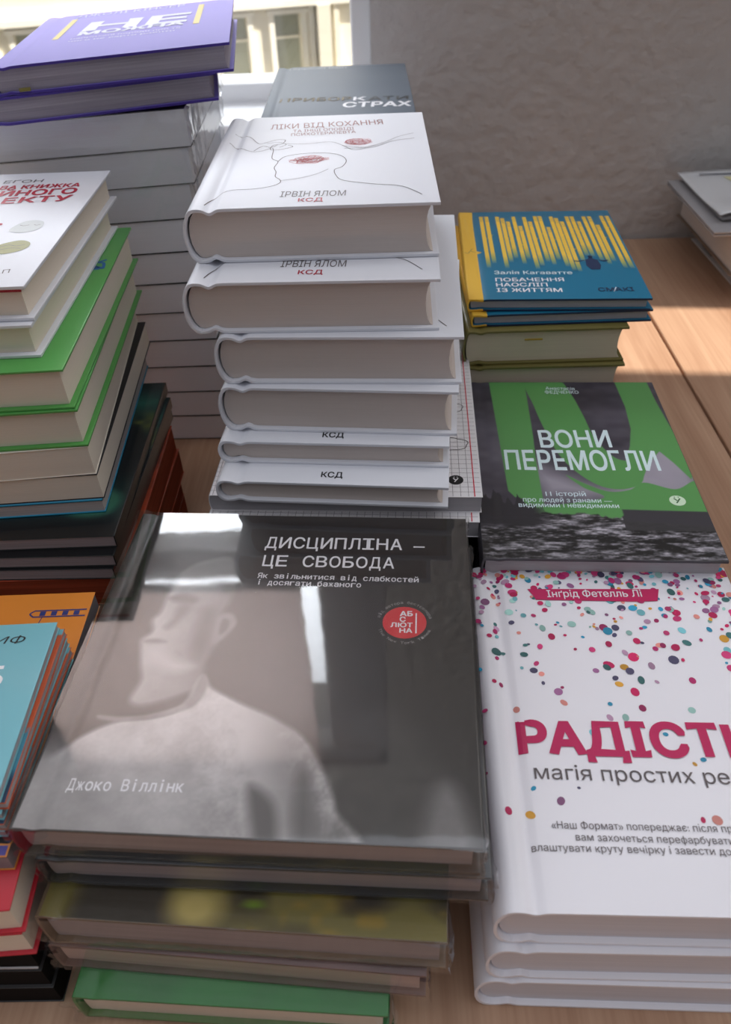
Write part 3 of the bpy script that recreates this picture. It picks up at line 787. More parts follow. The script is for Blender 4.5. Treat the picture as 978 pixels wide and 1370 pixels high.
vj = [(.0575, .3485, -2.0), (.0570, .3480, -2.6), (.0560, .3475, -2.2), (.0570, .3480, -2.4), (.0565, .3475, -2.0)]
for i, c in enumerate(vcopies):
    root_dims[c.name] = dims(vony)
    place(c, vj[i][0], vj[i][1], .1080-.018*(i+1), vj[i][2], T=.0178)
    tag(c, 'dark grey hardcover buried in the stack below the green and grey book', 'book', 'grey and green hardcovers')
shrink_film(vcopies[0], FILM, .0030, 8, lift=.0004)
vcopies[0]['label'] = 'film-wrapped hardcover directly under the green and grey book with white title'

# ------------------------------------------------------------------ blue books on thick olive books
C_BLUE = mat('blue cover', (18, 112, 146), .38, coat=.2)
YEL = mat('yellow spine cloth', (232, 184, 60), .45, coat=.1)
NAVY = mat('navy ink', (24, 44, 80), .45)
P_BLUEISH = pages_mat('cool page edges', (186, 184, 188), .12)
blue = build_book('hardcover_book', .1412, .1902, .0100, C_BLUE, P_BLUEISH, bulge=.0016, gd=.0006, spine_mat=YEL, spine_w=.012, board=.0016)
for o in blue.children:
    if o.name.startswith('cover'):
        o.data.materials.append(mat('navy board edge', (20, 40, 74), .45))
        for p in o.data.polygons:
            if (abs(p.normal.y) > .8 or p.normal.x > .8) and p.material_index == 0: p.material_index = 2
blue2 = copy_tree(blue); root_dims[blue2.name] = dims(blue)
place(blue, .0640, .5725, .1700, -2.3); place(blue2, .0670, .5660, .1597, 1.2, T=.0100)
def bars(root):
    tops = [(19.4, 177.3, 59), (24.5, 177.2, 68), (34.4, 176.9, 58), (39, 172.7, 70), (43.7, 163.9, 78), (49.6, 176.4, 66), (54.0, 152.4, 76), (59.4, 175, 56), (63.9, 163.3, 62), (69.6, 177, 70), (74.1, 176.9, 64), (79.0, 148.8, 74), (84.3, 175.4, 60), (88.6, 171.2, 52), (93, 162.4, 50), (98.8, 175, 70), (103.6, 174.8, 82), (108.4, 162, 80), (114.4, 174.5, 72), (119.6, 174.4, 64), (124.0, 153.1, 70), (130.8, 175.2, 56), (136, 175.1, 55)]
    rng = random.Random(3); V, F, Cc = [], [], []
    W, L, T, b, gd = dims(root)
    y0 = np.array([250, 202, 66.]); bl = np.array([18, 112, 146.])
    for (x, yt, yb) in tops:
        x += 1.5; w_ = 1.75
        segs = [yt, yt-3, yt-3.8, yt-6.5, yt-7.3, yt-10.5, yt-11.3] ; on = [1, 0, 1, 0, 1, 0]
        ys = [(a, b2, 1.0, 1.0) for a, b2, f in zip(segs[:-1], segs[1:], on) if f]
        ys += [(yt-11.3, yb+26, 1.0, .95), (yb+26, yb+10, .95, .55), (yb+10, yb, .55, .0)]
        for (ya, yb2, fa, fb_) in ys:
            k = len(V); V += [((x-w_)/1000, ya/1000, T+.00018), ((x+w_)/1000, ya/1000, T+.00018), ((x+w_)/1000, yb2/1000, T+.00018), ((x-w_)/1000, yb2/1000, T+.00018)]
            F.append((k+3, k+2, k+1, k)); Cc += [y0*fa+bl*(1-fa)]*2 + [y0*fb_+bl*(1-fb_)]*2
        if rng.random() < .6:                      # short spur growing out of the bar
            yy = rng.uniform(yb+24, yt-30); k = len(V)
            V += [((x)/1000, yy/1000, T+.00017), ((x+3.6)/1000, (yy+7)/1000, T+.00017), ((x)/1000, (yy+4)/1000, T+.00017)]; F.append((k, k+1, k+2)); Cc += [y0*.9]*3
    o = mesh_obj('bars_print', V, F, print_mat('yellow printed bars', .4), part(root, 'cover'))
    ca = o.data.color_attributes.new('ink', 'FLOAT_COLOR', 'POINT')
    for i, c in enumerate(Cc): ca.data[i].color = lin(c)
bars(blue)
add_print(blue, 'spine_strip_print', [poly([(1.2, .4), (12.6, .4), (11.4, 60), (11.4, 130), (13.4, 189.8), (1.6, 189.8)]), poly([(11, 88), (17, 92), (11.2, 97)])], YEL, .16)
add_print(blue, 'figure_print', [poly([(101, 62), (102, 74), (104.5, 76), (105.5, 80), (107.8, 80), (108.8, 76), (112, 74), (113, 62), (111, 54), (104, 54)]), poly([(103, 74), (96, 69.5), (92, 71), (92, 73), (96, 72)]), poly([(111, 74), (117, 70), (121, 72), (120, 74), (117, 72.5)]), ellipse(107, 80.5, 2.0, 2.6, 12)], NAVY, .24)
lettering(blue, 'title_lettering', [('ПОБАЧЕННЯ', 24.1, 32.4, 78.8, 31.8, 6.4), ('НАОСЛІП', 24, 22.8, 64.6, 22.3, 6.4), ('ІЗ ЖИТТЯМ', 23.7, 13.0, 74.7, 12.2, 6.4)], INK_WHITE, .22, bold=.018)
lettering(blue, 'author_lettering', [('Залія Кагаватте', 24.2, 46.6, 87.3, 45.2, 6.2)], PALE, .22, bold=.012)
lettering(blue, 'publisher_lettering', [('СМАКІ', 102.6, 12.7, 130.2, 12.9, 6.4)], NAVY, .22, bold=.02)
add_print(blue, 'publisher_slash', [stroke([(114.2, 12), (117.2, 20)], .7, sub=1)], INK_WHITE, .24)
add_print(blue, 'spine_drawing', [stroke([(2, 92), (5, 90), (7, 95), (12, 93)], .5), stroke([(7, 95), (8.5, 100), (10, 101)], .4)], INK_GREY, .3)
tag(blue, 'thin blue hardcover with yellow spine and yellow bars, on top of the thick olive books', 'book', 'blue hardcovers with yellow spines')
tag(blue2, 'second thin blue hardcover with yellow spine, between its twin and the thick olive book', 'book', 'blue hardcovers with yellow spines')
C_OLIVE = mat('olive cover', (114, 106, 56), .4, coat=.1)
olive = build_book('hardcover_book', .1290, .1900, .0297, C_OLIVE, pages_mat('ivory page edges', (216, 204, 184), .08), bulge=.004, gd=.0012, fore=.003)
ocop = [copy_tree(olive) for _ in range(4)]
place(olive, .0610, .5585, .1494, 1.0)
rb = boxes('ribbon', [(.048, .062, -.0012, -.0004, .0215, .0228)], mat('ochre ribbon', (170, 140, 50), .6), olive); rb.parent = olive
oj = [(.0615, .5550, .4), (.0600, .5635, -1.4), (.0610, .5630, -1.6), (.0605, .5640, -1.2)]
tag(olive, 'thick olive hardcover right under the two thin blue books', 'book', 'thick olive hardcovers')
for i, c in enumerate(ocop):
    root_dims[c.name] = dims(olive); place(c, oj[i][0], oj[i][1], .1494-.0299*(i+1), oj[i][2], T=.0297)
    tag(c, 'thick olive hardcover low in the stack under the blue books', 'book', 'thick olive hardcovers')
ocop[0]['label'] = 'second thick olive hardcover of the stack under the blue books'

# ------------------------------------------------------------------ tall white stack in the middle
P_W1 = pages_mat('warm grey page edges', (204, 194, 188), .05, 2200)
wh = build_book('hardcover_book', .1500, .1990, .0318, C_WHITE, P_W1, bulge=.0075, gd=.0022, square=.0035, fore=.0045)
thin = build_book('hardcover_book', .1470, .1990, .0166, C_WHITE, P_W1, bulge=.0055, gd=.0016, square=.0035, fore=.0035)
wl_ = [wh] + [copy_tree(wh) for _ in range(3)]; tl_ = [thin, copy_tree(thin)]
for c in wl_[1:]: root_dims[c.name] = dims(wh)
for c in tl_[1:]: root_dims[c.name] = dims(thin)
wp = [(-.1172, .4540, .2850, .6), (-.1183, .4268, .2528, -1.0), (-.1040, .4225, .2208, -2.6), (-.1060, .4190, .1888, -4.6)]
for c, (x, y, zt, r) in zip(wl_, wp): place(c, x, y, zt, r, T=.0318)
for c, (x, y, zt, r) in zip(tl_, [(-.1084, .4070, .1568, -4.2), (-.1094, .3880, .1400, -4.6)]): place(c, x, y, zt, r, T=.0166)
wlab = ['white hardcover with a thin line drawing of a head, topmost of the tall white stack', 'thick white hardcover second from the top of the tall white stack, crimson letters showing', 'thick white hardcover third from the top, its cover jutting out to the right', 'thick white hardcover fourth from the top of the tall white stack']
for c, l in zip(wl_, wlab): tag(c, l, 'book', 'tall stack of white hardcovers')
tag(tl_[0], 'thinner white hardcover squeezed under the four thick ones of the tall white stack', 'book', 'tall stack of white hardcovers')
tag(tl_[1], 'thinner white hardcover with black letters on its protruding edge, resting on squared notebooks', 'book', 'tall stack of white hardcovers')
ROSE = mat('rose grey ink', (150, 96, 92), .5)
def yalom(root, dy=0.0, full=True):
    lettering(root, 'author_lettering', [('ІРВІН ЯЛОМ', 56.5, 16.6+dy, 95.3, 15.4+dy, 9.0)], INK_GREY, .2, bold=-.004)
    lettering(root, 'publisher_lettering', [('КСД', 67.8, 7.4+dy*.6, 82.3, 7.2+dy*.6, 5.6)], INK_RED, .2, bold=.012)
    g = [stroke([(13.2, 8.1), (17.1, 23.1), (26.4, 31.5), (39.1, 32.5), (49.7, 36.5), (54.5, 42.5), (54, 48.4), (50.6, 54.7), (50.3, 63.7), (48.3, 73.2), (49.7, 85.6), (45.1, 92.7), (44.5, 109.4)], .55),
         stroke([(49.7, 85.6), (53.7, 96.2), (65.4, 101.3), (79.6, 101.5), (90.2, 95), (94.5, 83.1), (92.1, 70.5), (87.4, 64.8), (88.9, 52.4), (94.1, 42.8), (113.4, 34.3), (128.8, 29.2), (140.1, 13.4)], .55)]
    add_print(root, 'line_drawing', g, INK_GREY, .18)
    if not full: return
    g = [stroke([(54.1, 46.6), (65.1, 49.8), (76.1, 57.2), (83.4, 66.6)], .4),
         stroke([(12.7, 156.1), (24.4, 145.8), (32.5, 128.2), (38.4, 131.1), (44.1, 136.1), (50.4, 135.4), (49.1, 126.2), (43.2, 123.4), (42.1, 113.1), (48.3, 112.3), (57, 118.2), (53.6, 122.1)], .5),
         stroke([(11.5, 133), (21.3, 119.2), (29.4, 110), (36.4, 110.4), (42.8, 116.5), (44.5, 109.4)], .5), stroke([(31, 111), (36, 122), (42, 118), (46, 124)], .5), stroke([(38, 128), (46, 130), (52, 124), (48, 118)], .4),
         stroke([(51.2, 125.9), (65.9, 124.1), (82.5, 127.1), (91.4, 117.4), (100.1, 105.8), (112.6, 114.8), (122.2, 124.4), (130, 134.6), (141.2, 142.5)], .4),
         stroke([(92.7, 110.2), (102.1, 110.4), (112.6, 111.2), (125.5, 124), (140.9, 129.6)], .5), stroke([(91, 117), (98, 114), (106, 112), (114, 116)], .4)]
    add_print(root, 'hands_drawing', g, INK_GREY, .18)
    rng = random.Random(8); g = []
    pts = []
    for i in range(90):
        a = i*1.05 + rng.uniform(-.3, .3); rr = rng.uniform(.0, 1.0)
        pts.append((68.5 + 14*rr*math.cos(a) + .02*i, 87.5 + 9.5*rr*math.sin(a)))
    RED_S = mat('scribble red ink', (196, 58, 70), .5)
    add_print(root, 'scribble_drawing', [stroke(pts, .32)], RED_S, .22); pts = []
    for i in range(60):
        a = i*1.15; rr = rng.uniform(.0, 1.0); pts.append((101.8 + 11*rr*math.cos(a), 125 + 8.5*rr*math.sin(a)))
    add_print(root, 'scribble_drawing', [stroke(pts, .32)], RED_S, .22)
    lettering(root, 'title_lettering', [('ЛІКИ ВІД КОХАННЯ', 37.4, 163.5, 120, 168.2, 12.5)], ROSE, .2, bold=-.004)
    lettering(root, 'subtitle_lettering', [('ТА ІНШІ ОПОВІДІ', 54.7, 153.6, 98.8, 156.2, 6.6), ('ПСИХОТЕРАПЕВТА', 54, 144.4, 100.1, 147.2, 6.6)], ROSE, .2)
yalom(wl_[0]); yalom(wl_[1], 4.0, False); yalom(wl_[2], 4.0, False)
lettering(tl_[1], 'publisher_lettering', [('КСД', 67, 6.6, 80.6, 6.8, 5.2)], INK_BLACK, .2, bold=.02)
lettering(tl_[0], 'publisher_lettering', [('КСД', 67, 6.6, 80.6, 6.8, 5.2)], INK_BLACK, .2, bold=.02)

# squared-paper notebooks under the white stack, then dark green books that carry them
C_SQ = mat('white notebook cover', (230, 228, 230), .45, coat=.1)
sq = build_book('paperback_notebook', .1770, .2200, .0128, C_SQ, P_GREY, style='soft')
sq2 = copy_tree(sq); root_dims[sq2.name] = dims(sq)
def squared(root):
    g = []
    for i in range(1, 36): x = 177 - 4 - i*5.0; g += [poly([(x, .5), (x+.3, .5), (x+.3, 219.5), (x, 219.5)])] if x > 2 else []
    for j in range(1, 44): y = j*5.0; g += [poly([(1, y), (176, y), (176, y+.3), (1, y+.3)])]
    add_print(root, 'grid_print', g, mat('grid grey ink', (142, 136, 142), .5), .12)
    add_print(root, 'margin_line', [poly([(171.6, .5), (172.3, .5), (172.3, 219.5), (171.6, 219.5)])], mat('margin red ink', (206, 40, 60), .5), .16)
squared(sq); squared(sq2)
def cloud(cx, cy, s):
    pts = []
    for i in range(48):
        a = 2*math.pi*i/48; r = s*(1 + .16*abs(math.sin(a*2.5+.5)))
        pts.append((cx + r*1.25*math.cos(a), cy + r*.75*math.sin(a)))
    return stroke(pts + pts[:1], .6, sub=1)
for cl_ in ((158, 104, 8), (158, 58, 9), (159, 148, 7)): add_print(sq, 'cloud_drawing', [cloud(*cl_)], INK_GREY, .2)
add_print(sq, 'publisher_emblem', [ellipse(160.5, 17.5, 5, 5, 24)], INK_BLACK, .2); add_print(sq, 'emblem_letter', emblem_y(160.5, 17.5, 3.6), INK_WHITE, .24)
place(sq, .0600, .3868, .1235, -2.2, fr=True); place(sq2, .0580, .3775, .1105, -3.4, T=.0128, fr=True)
tag(sq, 'white squared-paper notebook with cloud doodles, directly under the tall white stack', 'notebook', 'squared notebooks')
tag(sq2, 'white squared-paper notebook below the one with cloud doodles', 'notebook', 'squared notebooks')
C_DG = mat('dark green cover', (52, 58, 40), .4, coat=.1)
dgb = build_book('hardcover_book', .1640, .2150, .0323, C_DG, P_GREY, bulge=.0015, gd=.0008)
dgl = [dgb, copy_tree(dgb), copy_tree(dgb)]
for i, c in enumerate(dgl):
    root_dims[c.name] = dims(dgb); place(c, .0530, .3850 + .002*i, .0975-.0325*i, -2.6, T=.0323, fr=True)
    tag(c, 'dark green hardcover in the stack hidden beneath the squared notebooks', 'book', 'dark green hardcovers')
dgl[0]['label'] = 'dark green hardcover directly beneath the squared notebooks'

# ------------------------------------------------------------------ slate grey book standing high behind the white stack
C_SLATE = mat('slate grey cover', (84, 94, 106), .55, spec=.4)
sl = build_book('hardcover_book', .1400, .2130, .0287, C_SLATE, P_GREY, bulge=.003, gd=.0012)
slc = [copy_tree(sl) for _ in range(8)]
place(sl, -.1095, .7520, .2600, 1.2)
lettering(sl, 'title_lettering', [('СТРАХ', 74, 32, 137, 27.5, 17)], INK_WHITE, .22, bold=.035)
lettering(sl, 'upper_title_lettering', [('ПРИБОР', 14, 60, 82, 56, 13)], mat('slate spot gloss', (48, 52, 62), .15), .22, bold=.02)
lettering(sl, 'middle_title_lettering', [('К', 84, 55.6, 96, 55, 13)], INK_WHITE, .22, bold=.02)
lettering(sl, 'end_title_lettering', [('АТИ', 98, 54.6, 136, 52.5, 13)], INK_BLACK, .22, bold=.02)
lettering(sl, 'author_lettering', [('Террісон Вайт', 13, 200, 78, 199, 9)], mat('pale grey ink', (150, 160, 168), .4), .22)
tag(sl, 'slate grey hardcover with bold white word near the window, behind the white stack', 'book', 'slate grey hardcovers')
for i, c in enumerate(slc):
    root_dims[c.name] = dims(sl); place(c, -.1090 + .001*((i*7) % 3), .7530 + .001*((i*5) % 3), .2600-.0289*(i+1), 1.0, T=.0287)
    tag(c, 'slate grey hardcover lower down in the stack by the window', 'book', 'slate grey hardcovers')

# ------------------------------------------------------------------ purple hardcovers on film-wrapped paperbacks, back left
ROLL = 2.6
C_PURP = mat('violet cover', (126, 115, 190), .6, spec=.3)
pu = build_book('hardcover_book', .1700, .2200, .0185, C_PURP, pages_mat('streaky mauve page edges', (170, 164, 174), .3, 900), bulge=.002, gd=.0008, fore=.002)
for o in pu.children:
    if o.name.startswith('cover'):
        o.data.materials.append(mat('deep violet board edge', (62, 40, 140), .45))
        W_, L_, T_, b_, gd_ = dims(pu)
        for p in o.data.polygons:
            if abs(p.normal.y) > .8 or p.normal.x > .8: p.material_index = 1
pu2 = copy_tree(pu); root_dims[pu2.name] = dims(pu)
place(pu, -.1057, .6347, .3390, 7.1, fr=True, roll=ROLL)
place(pu2, -.1200, .6385, .3197, 9.5, T=.0185, fr=True, roll=ROLL)
SILVER = mat('silver grey ink', (186, 188, 206), .5); GOLD = mat('ochre ink', (186, 164, 40), .45)
lettering(pu, 'title_lettering', [('НЕ', 46.8, 118, 133, 114, 42), ('МОЖНА', 46.5, 99, 132, 98, 16)], SILVER, .22, bold=.04)
lettering(pu, 'author_lettering', [('ДЖОЛІ КІНСЕР', 30, 199, 126, 200, 12)], SILVER, .22)
lettering(pu, 'subtitle_lettering', [('непрохані поради про те', 44, 84, 130, 83, 5), ('чого не варто робити', 44, 73, 126, 72, 5)], SILVER, .22)
add_print(pu, 'bracket_print', [poly([(28, 92), (33, 92), (33, 190), (28, 190)])], GOLD, .22); add_print(pu, 'bracket_print', [poly([(139, 96), (144, 96), (144, 200), (139, 200)])], GOLD, .22)
rb = boxes('ribbon', [(.018, .026, -.0015, -.0005, .0022, .0045)], mat('olive ribbon', (120, 112, 50), .6), pu)
tag(pu, 'purple hardcover with silver and gold lettering, topmost at the back left', 'book', 'purple hardcovers')
tag(pu2, 'second purple hardcover, lying under its twin at the back left', 'book', 'purple hardcovers')
C_INKY = mat('black paper cover', (18, 18, 22), .5)
P_SLATE = pages_mat('cool grey page edges', (240, 241, 248), .06)
pk = build_book('paperback_book', .1700, .2000, .0268, C_INKY, P_SLATE, style='soft', wedge=.026)
pkl = [pk] + [copy_tree(pk) for _ in range(10)]
ROT = [-.3, -.3, 0, .3, .6, 1.2, 1.6, 2.0, 2.3, 2.6, 2.5]
FX = [-.150, -.151, -.149, -.150, -.151, -.149, -.150, -.151, -.151, -.1475, -.1455]
names_ = ['eleventh', 'tenth', 'ninth', 'eighth', 'seventh', 'sixth', 'fifth', 'fourth', 'third', 'second', 'first']
for i, c in enumerate(pkl):
    root_dims[c.name] = dims(pk)
    place(c, FX[i], .6360, .0270*(i+1) + .0002, ROT[i], T=.0268, fr=True, roll=.235*i)
    tag(c, 'film-wrapped paperback with grey-white edges, %s below the purple books' % names_[i], 'book', 'film-wrapped paperbacks at the back left')
pkl[0]['label'] = 'film-wrapped paperback at the foot of the back left stack, on the table'
pkl[10]['label'] = 'film-wrapped paperback right beneath the two purple books'
FILM_BACK = film_mat('milky shrink film', .06, .10, .5, 60.0)
for i in range(8, 11): shrink_film(pkl[i], FILM_BACK, .0040, 20+i, lift=.0003)

# ------------------------------------------------------------------ left stack: white, green, cream and turquoise books
l1 = build_book('hardcover_book', .1450, .2000, .0202, C_WHITE, P_CREAM, bulge=.002, gd=.0008, square=.0040)
l2 = copy_tree(l1); root_dims[l2.name] = dims(l1)
place(l1, -.1954, .4010, .2650, 1.4, fr=True); place(l2, -.1962, .3965, .2446, 2.0, T=.0180, fr=True)
l2.location.z = TZ + .2446 - .0204
boxes('endpaper', [(.012, .1415, .0028, .0035, .0158, .0178)], mat('crimson endpaper', (170, 26, 52), .6), l1)
CRIM = INK_RED
lettering(l1, 'title_lettering', [('ВА КНИЖКА', 74.6, 164.6, 131.4, 165.4, 7.6), ('ЙНОГО', 78.7, 149.8, 132.3, 151.2, 11), ('ЕКТУ', 86, 135, 132.6, 136.5, 11)], CRIM, .2, bold=.03)
lettering(l1, 'author_lettering', [('ЕГОН', 72.9, 178.4, 100.9, 178.4, 6)], INK_GREY, .2, bold=-.006)
add_print(l1, 'grey_face_print', [smooth_poly([(109, 84), (116, 80), (124, 82), (128, 88), (127, 97), (121, 101), (114, 99), (110, 92)]) and poly(smooth_poly([(109, 84), (116, 80), (124, 82), (128, 88), (127, 97), (121, 101), (114, 99), (110, 92)]))], mat('pale grey face ink', (190, 194, 194), .5), .18)
add_print(l1, 'olive_face_print', [poly(smooth_poly([(108, 48), (116, 46), (126, 50), (130, 57), (128, 64), (121, 67), (112, 62), (108, 55)]))], mat('olive face ink', (140, 138, 84), .5), .18)
add_print(l1, 'face_lines', [stroke([(113, 93), (116, 91.5), (119, 93)], .5), stroke([(122, 93), (124, 91.8), (126, 93)], .5), stroke([(112, 57), (117, 60), (122, 58), (127, 60)], .5), stroke([(114, 53), (120, 55), (126, 54)], .5)], INK_GREY, .24)
add_print(l1, 'red_dot', [ellipse(98.6, 95.5, 2.4, 2.4, 14)], CRIM, .2)
lettering(l1, 'publisher_lettering', [('АП', 122, 17, 131, 18.5, 5)], INK_GREY, .2)
C_GREEN = mat('leaf green cover', (84, 160, 78), .4, coat=.15)
l3 = build_book('hardcover_book', .1450, .2160, .0256, C_GREEN, P_CREAM, bulge=.0015, gd=.0006, square=.0035, board=.0013)
l4 = copy_tree(l3); root_dims[l4.name] = dims(l3)
place(l3, -.1800, .3825, .2240, 3.6, fr=True); place(l4, -.1785, .3815, .1982, 4.6, T=.0240, fr=True)
l4.location.z = TZ + .1982 - .0256
add_print(l3, 'blue_print', [stroke([(131, 138), (135, 142), (139, 139), (138, 148), (134, 150), (139, 154)], 2.2), poly([(128, 138), (137, 137), (136, 142), (131, 146)])], mat('blue ink', (32, 96, 160), .5), .2)
l5 = build_book('paperback_book', .1450, .2070, .0205, mat('ivory paper cover', (226, 218, 204), .5), P_CREAM, style='soft')
place(l5, -.1790, .3815, .1723, 6.2, fr=True)
l6 = build_book('paperback_book', .1450, .2050, .0185, mat('black matt paper cover', (20, 18, 20), .5), P_CREAM, style='soft')
place(l6, -.1785, .3810, .1516, 4.6, fr=True)
C_TURQ = mat('turquoise cover', (22, 142, 180), .4, coat=.15)
l7 = build_book('paperback_book', .1440, .1850, .0105, C_TURQ, pages_mat('dim page edges', (190, 182, 180), .2), style='soft', board=.0011)
part(l7, 'cover').modifiers.clear()
place(l7, -.1800, .3800, .1328, 4.4, fr=True)
g_ = 'stack of white, green and cream books at the left'
for o, l in ((l1, 'white hardcover with crimson title and small painted faces, topmost of the left stack'), (l2, 'white hardcover directly under the one with painted faces'), (l3, 'green hardcover with a wide strip of its cover showing under the white books'), (l4, 'second green hardcover, sandwiched below the upper green one'), (l5, 'cream-edged paperback just below the two green hardcovers'), (l6, 'cream-edged paperback with black cover, above the turquoise book'), (l7, 'thin turquoise paperback between cream pages and dark books of the left stack')): tag(o, l, 'book', g_)

# dark night-sky paperbacks and orange-red books below them
def art_night(px, py):
    n = vnoise(px, py, 22, 12, 41)*.6 + vnoise(px, py, 7, 6, 42)*.4
    C = np.zeros(px.shape+(3,)) + np.array([10, 22, 22.])
    C = mixc(C, (34, 74, 64), soft(np.abs(py-152)-10, 12)*(.4+.6*n)); C = mixc(C, (122, 112, 40), soft(np.abs(py-126)-6, 12)*np.clip(n*1.5-.3, 0, 1))
    hill = 112 + 10*np.sin(px/9.0) + 8*vnoise(px, py*0, 6, 9, 43); C = mixc(C, (8, 12, 14), soft(py-hill, 4)*soft(60-py, 8))
    C = mixc(C, (30, 62, 50), soft(np.hypot((px-128)/1.2, py-34)-16, 3)); C = mixc(C, (6, 8, 10), soft(py-16, 6))
    C = C*1.7
    st = (vnoise(px, py, .9, .9, 44) > .965) & (py > 140)
    return np.where(st[..., None], 200., C)
C_NIGHT = mat('night dark cover', (12, 20, 20), .32, coat=.25)
d1 = build_book('paperback_book', .1500, .1820, .0088, C_NIGHT, pages_mat('mauve page edges', (164, 148, 148), .2), style='soft')
picture(d1, 'cover_picture', art_night, print_mat('dark printed picture', .32, .2), 170, 200)
boxes('spine', [(.1496, .1503, 0, .182, .0001, .0087)], C_NIGHT, d1)
dl = [d1, copy_tree(d1), copy_tree(d1)]
dlab = ['dark night-landscape paperback, uppermost of the dark ones under the turquoise book', 'middle one of the three dark paperbacks with a strip of night cover showing', 'lowest of the three dark paperbacks in the left stack, above the reddish books']
for i, (c, (x, y, zt, r)) in enumerate(zip(dl, [(-.1690, .3570, .1221, 1.8), (-.1695, .3492, .1131, .6), (-.1715, .3470, .1041, .2)])):
    root_dims[c.name] = dims(d1); place(c, x, y, zt, r, T=.0088, fr=True); tag(c, dlab[i], 'book', 'dark paperbacks in the left stack')
C_FLAME = mat('orange red cover', (168, 66, 36), .4, coat=.15, var=.4, vscale=60)
r1 = build_book('paperback_book', .1500, .1700, .0235, C_FLAME, pages_mat('flame tinted page edges', (176, 78, 50), .45, 500), style='soft')
rl = [r1] + [copy_tree(r1) for _ in range(3)]
rlab = ['orange-red book right under the dark paperbacks of the left stack', 'second orange-red book below the dark paperbacks', 'third orange-red book below the dark paperbacks', 'orange-red book standing on the table at the foot of the left stack']
for i, (c, (x, y, r)) in enumerate(zip(rl, [(-.1665, .3480, 1.4), (-.1685, .3500, .4), (-.1715, .3500, .9), (-.1735, .3510, .2)])):
    root_dims[c.name] = dims(r1); place(c, x, y, .0951-.0238*i, r, T=.0235, fr=True); tag(c, rlab[i], 'book', 'orange-red books in the left stack')

# ------------------------------------------------------------------ front left: thin teal books on an orange one, red and black books below
C_ORANGE = mat('orange cover', (214, 130, 44), .42, coat=.15)
og = build_book('paperback_book', .1600, .1570, .0118, C_ORANGE, P_MAUVE, style='soft')
place(og, -.1662, .1595, .1150, 1.8, fr=True)
NB = mat('dark blue ink', (30, 44, 110), .5)
g = [stroke([(129, 143.5), (158.5, 143.5)], .9, sub=1), stroke([(129, 138.8), (158.5, 138.8)], .9, sub=1), stroke([(129.2, 143.5), (126.8, 141.2), (129.2, 138.8)], .9)]
for i in range(4): x = 134 + i*6.4; g.append(poly([(x-1.6, 139.6), (x+1.6, 139.6), (x+1.6, 142.8), (x-1.6, 142.8)]))
g.append(stroke([(134.5, 138.6), (133, 130)], .5, sub=1))
add_print(og, 'chain_print', g, NB, .16)
add_print(og, 'black_print', [poly(smooth_poly([(146, 13), (151, 15), (155, 10), (159.4, 10), (159.4, 6), (152, 6), (148, 2), (140, 1), (140, 12)]))], INK_BLACK, .16)
add_print(og, 'violet_print', [poly([(150, .6), (159.2, .6), (159.2, 5), (153, 5)])], mat('violet ink', (86, 78, 150), .5), .17)
add_print(og, 'white_dot', [ellipse(146, 7.5, 3.2, 3.2, 16)], INK_WHITE, .2)
tag(og, 'orange paperback with a dark blue chain motif, at the left under the teal books', 'book')
C_TEAL = mat('teal cover', (112, 176, 188), .42, coat=.15)
C_RUST = mat('rust cover', (176, 76, 36), .42, coat=.1)
tea = build_book('paperback_book', .0900, .0980, .0046, C_TEAL, P_GREY, style='soft')
rus = build_book('paperback_book', .0900, .0980, .0046, C_RUST, P_GREY, style='soft')
tl2 = [tea, rus, copy_tree(tea), copy_tree(rus), copy_tree(tea)]
tlab = ['pale teal paperback with dark italic letters, top of the small pile at the left edge', 'thin rust-red paperback just under the top teal one at the left edge', 'second teal paperback of the small pile at the left edge', 'lower rust-red paperback of the small pile at the left edge', 'teal paperback lying directly on the orange cover at the left edge']
tp = [(-.1638, .1730, 3.0), (-.1618, .1728, 2.6), (-.1646, .1705, .6), (-.1640, .1685, .2), (-.1652, .1680, .2)]
for i, (c, (x, y, r)) in enumerate(zip(tl2, tp)):
    root_dims[c.name] = dims(tea); place(c, x-.0030, y, .1400-.0049*i, r, T=.0046, fr=True); tag(c, tlab[i], 'book', 'thin teal and rust paperbacks')
def art_band(px, py):
    C = np.zeros(px.shape+(3,)) + np.array([176, 76, 36.])
    C = mixc(C, (92, 158, 170), soft(93.5-py, .4)); C = mixc(C, (60, 128, 150), soft(py-36-2*np.sin(px), .6)); C = mixc(C, (30, 58, 84), soft(py-14, 3))
    return C
for q in (rus, tl2[3]): picture(q, 'cover_picture', art_band, print_mat('printed bands', .42), 40, 90)
lettering(tea, 'author_lettering', [('ИФ', 61, 85, 76, 85, 4.6)], INK_BLACK, .16, ital=.25)
lettering(tea, 'title_lettering', [('Б', 62, 58, 73, 58, 12)], INK_WHITE, .16, bold=.02)
C_REDB = mat('red cover', (190, 26, 44), .42, coat=.1)
re1 = build_book('hardcover_book', .1600, .1650, .0225, C_REDB, P_CREAM, bulge=.0015, board=.0012, square=.002)
re2 = copy_tree(re1); root_dims[re2.name] = dims(re1)
place(re1, -.1628, .1425, .1028, 5.0, fr=True); place(re2, -.1646, .1420, .0800, 4.0, T=.0225, fr=True)
tag(re1, 'red hardcover sticking out below the orange book at the front left', 'book', 'red hardcovers at the front left'); tag(re2, 'second red hardcover, above the black books at the front left', 'book', 'red hardcovers at the front left')
C_JET = mat('jet black cover', (14, 13, 14), .4, coat=.15)
bk = build_book('paperback_book', .1600, .2000, .0185, C_JET, P_DARK, style='soft')
bkl = [bk, copy_tree(bk), copy_tree(bk)]
blab = ['black book just under the red ones at the front left', 'middle black book of the three at the front left corner', 'black book lying on the table at the front left corner']
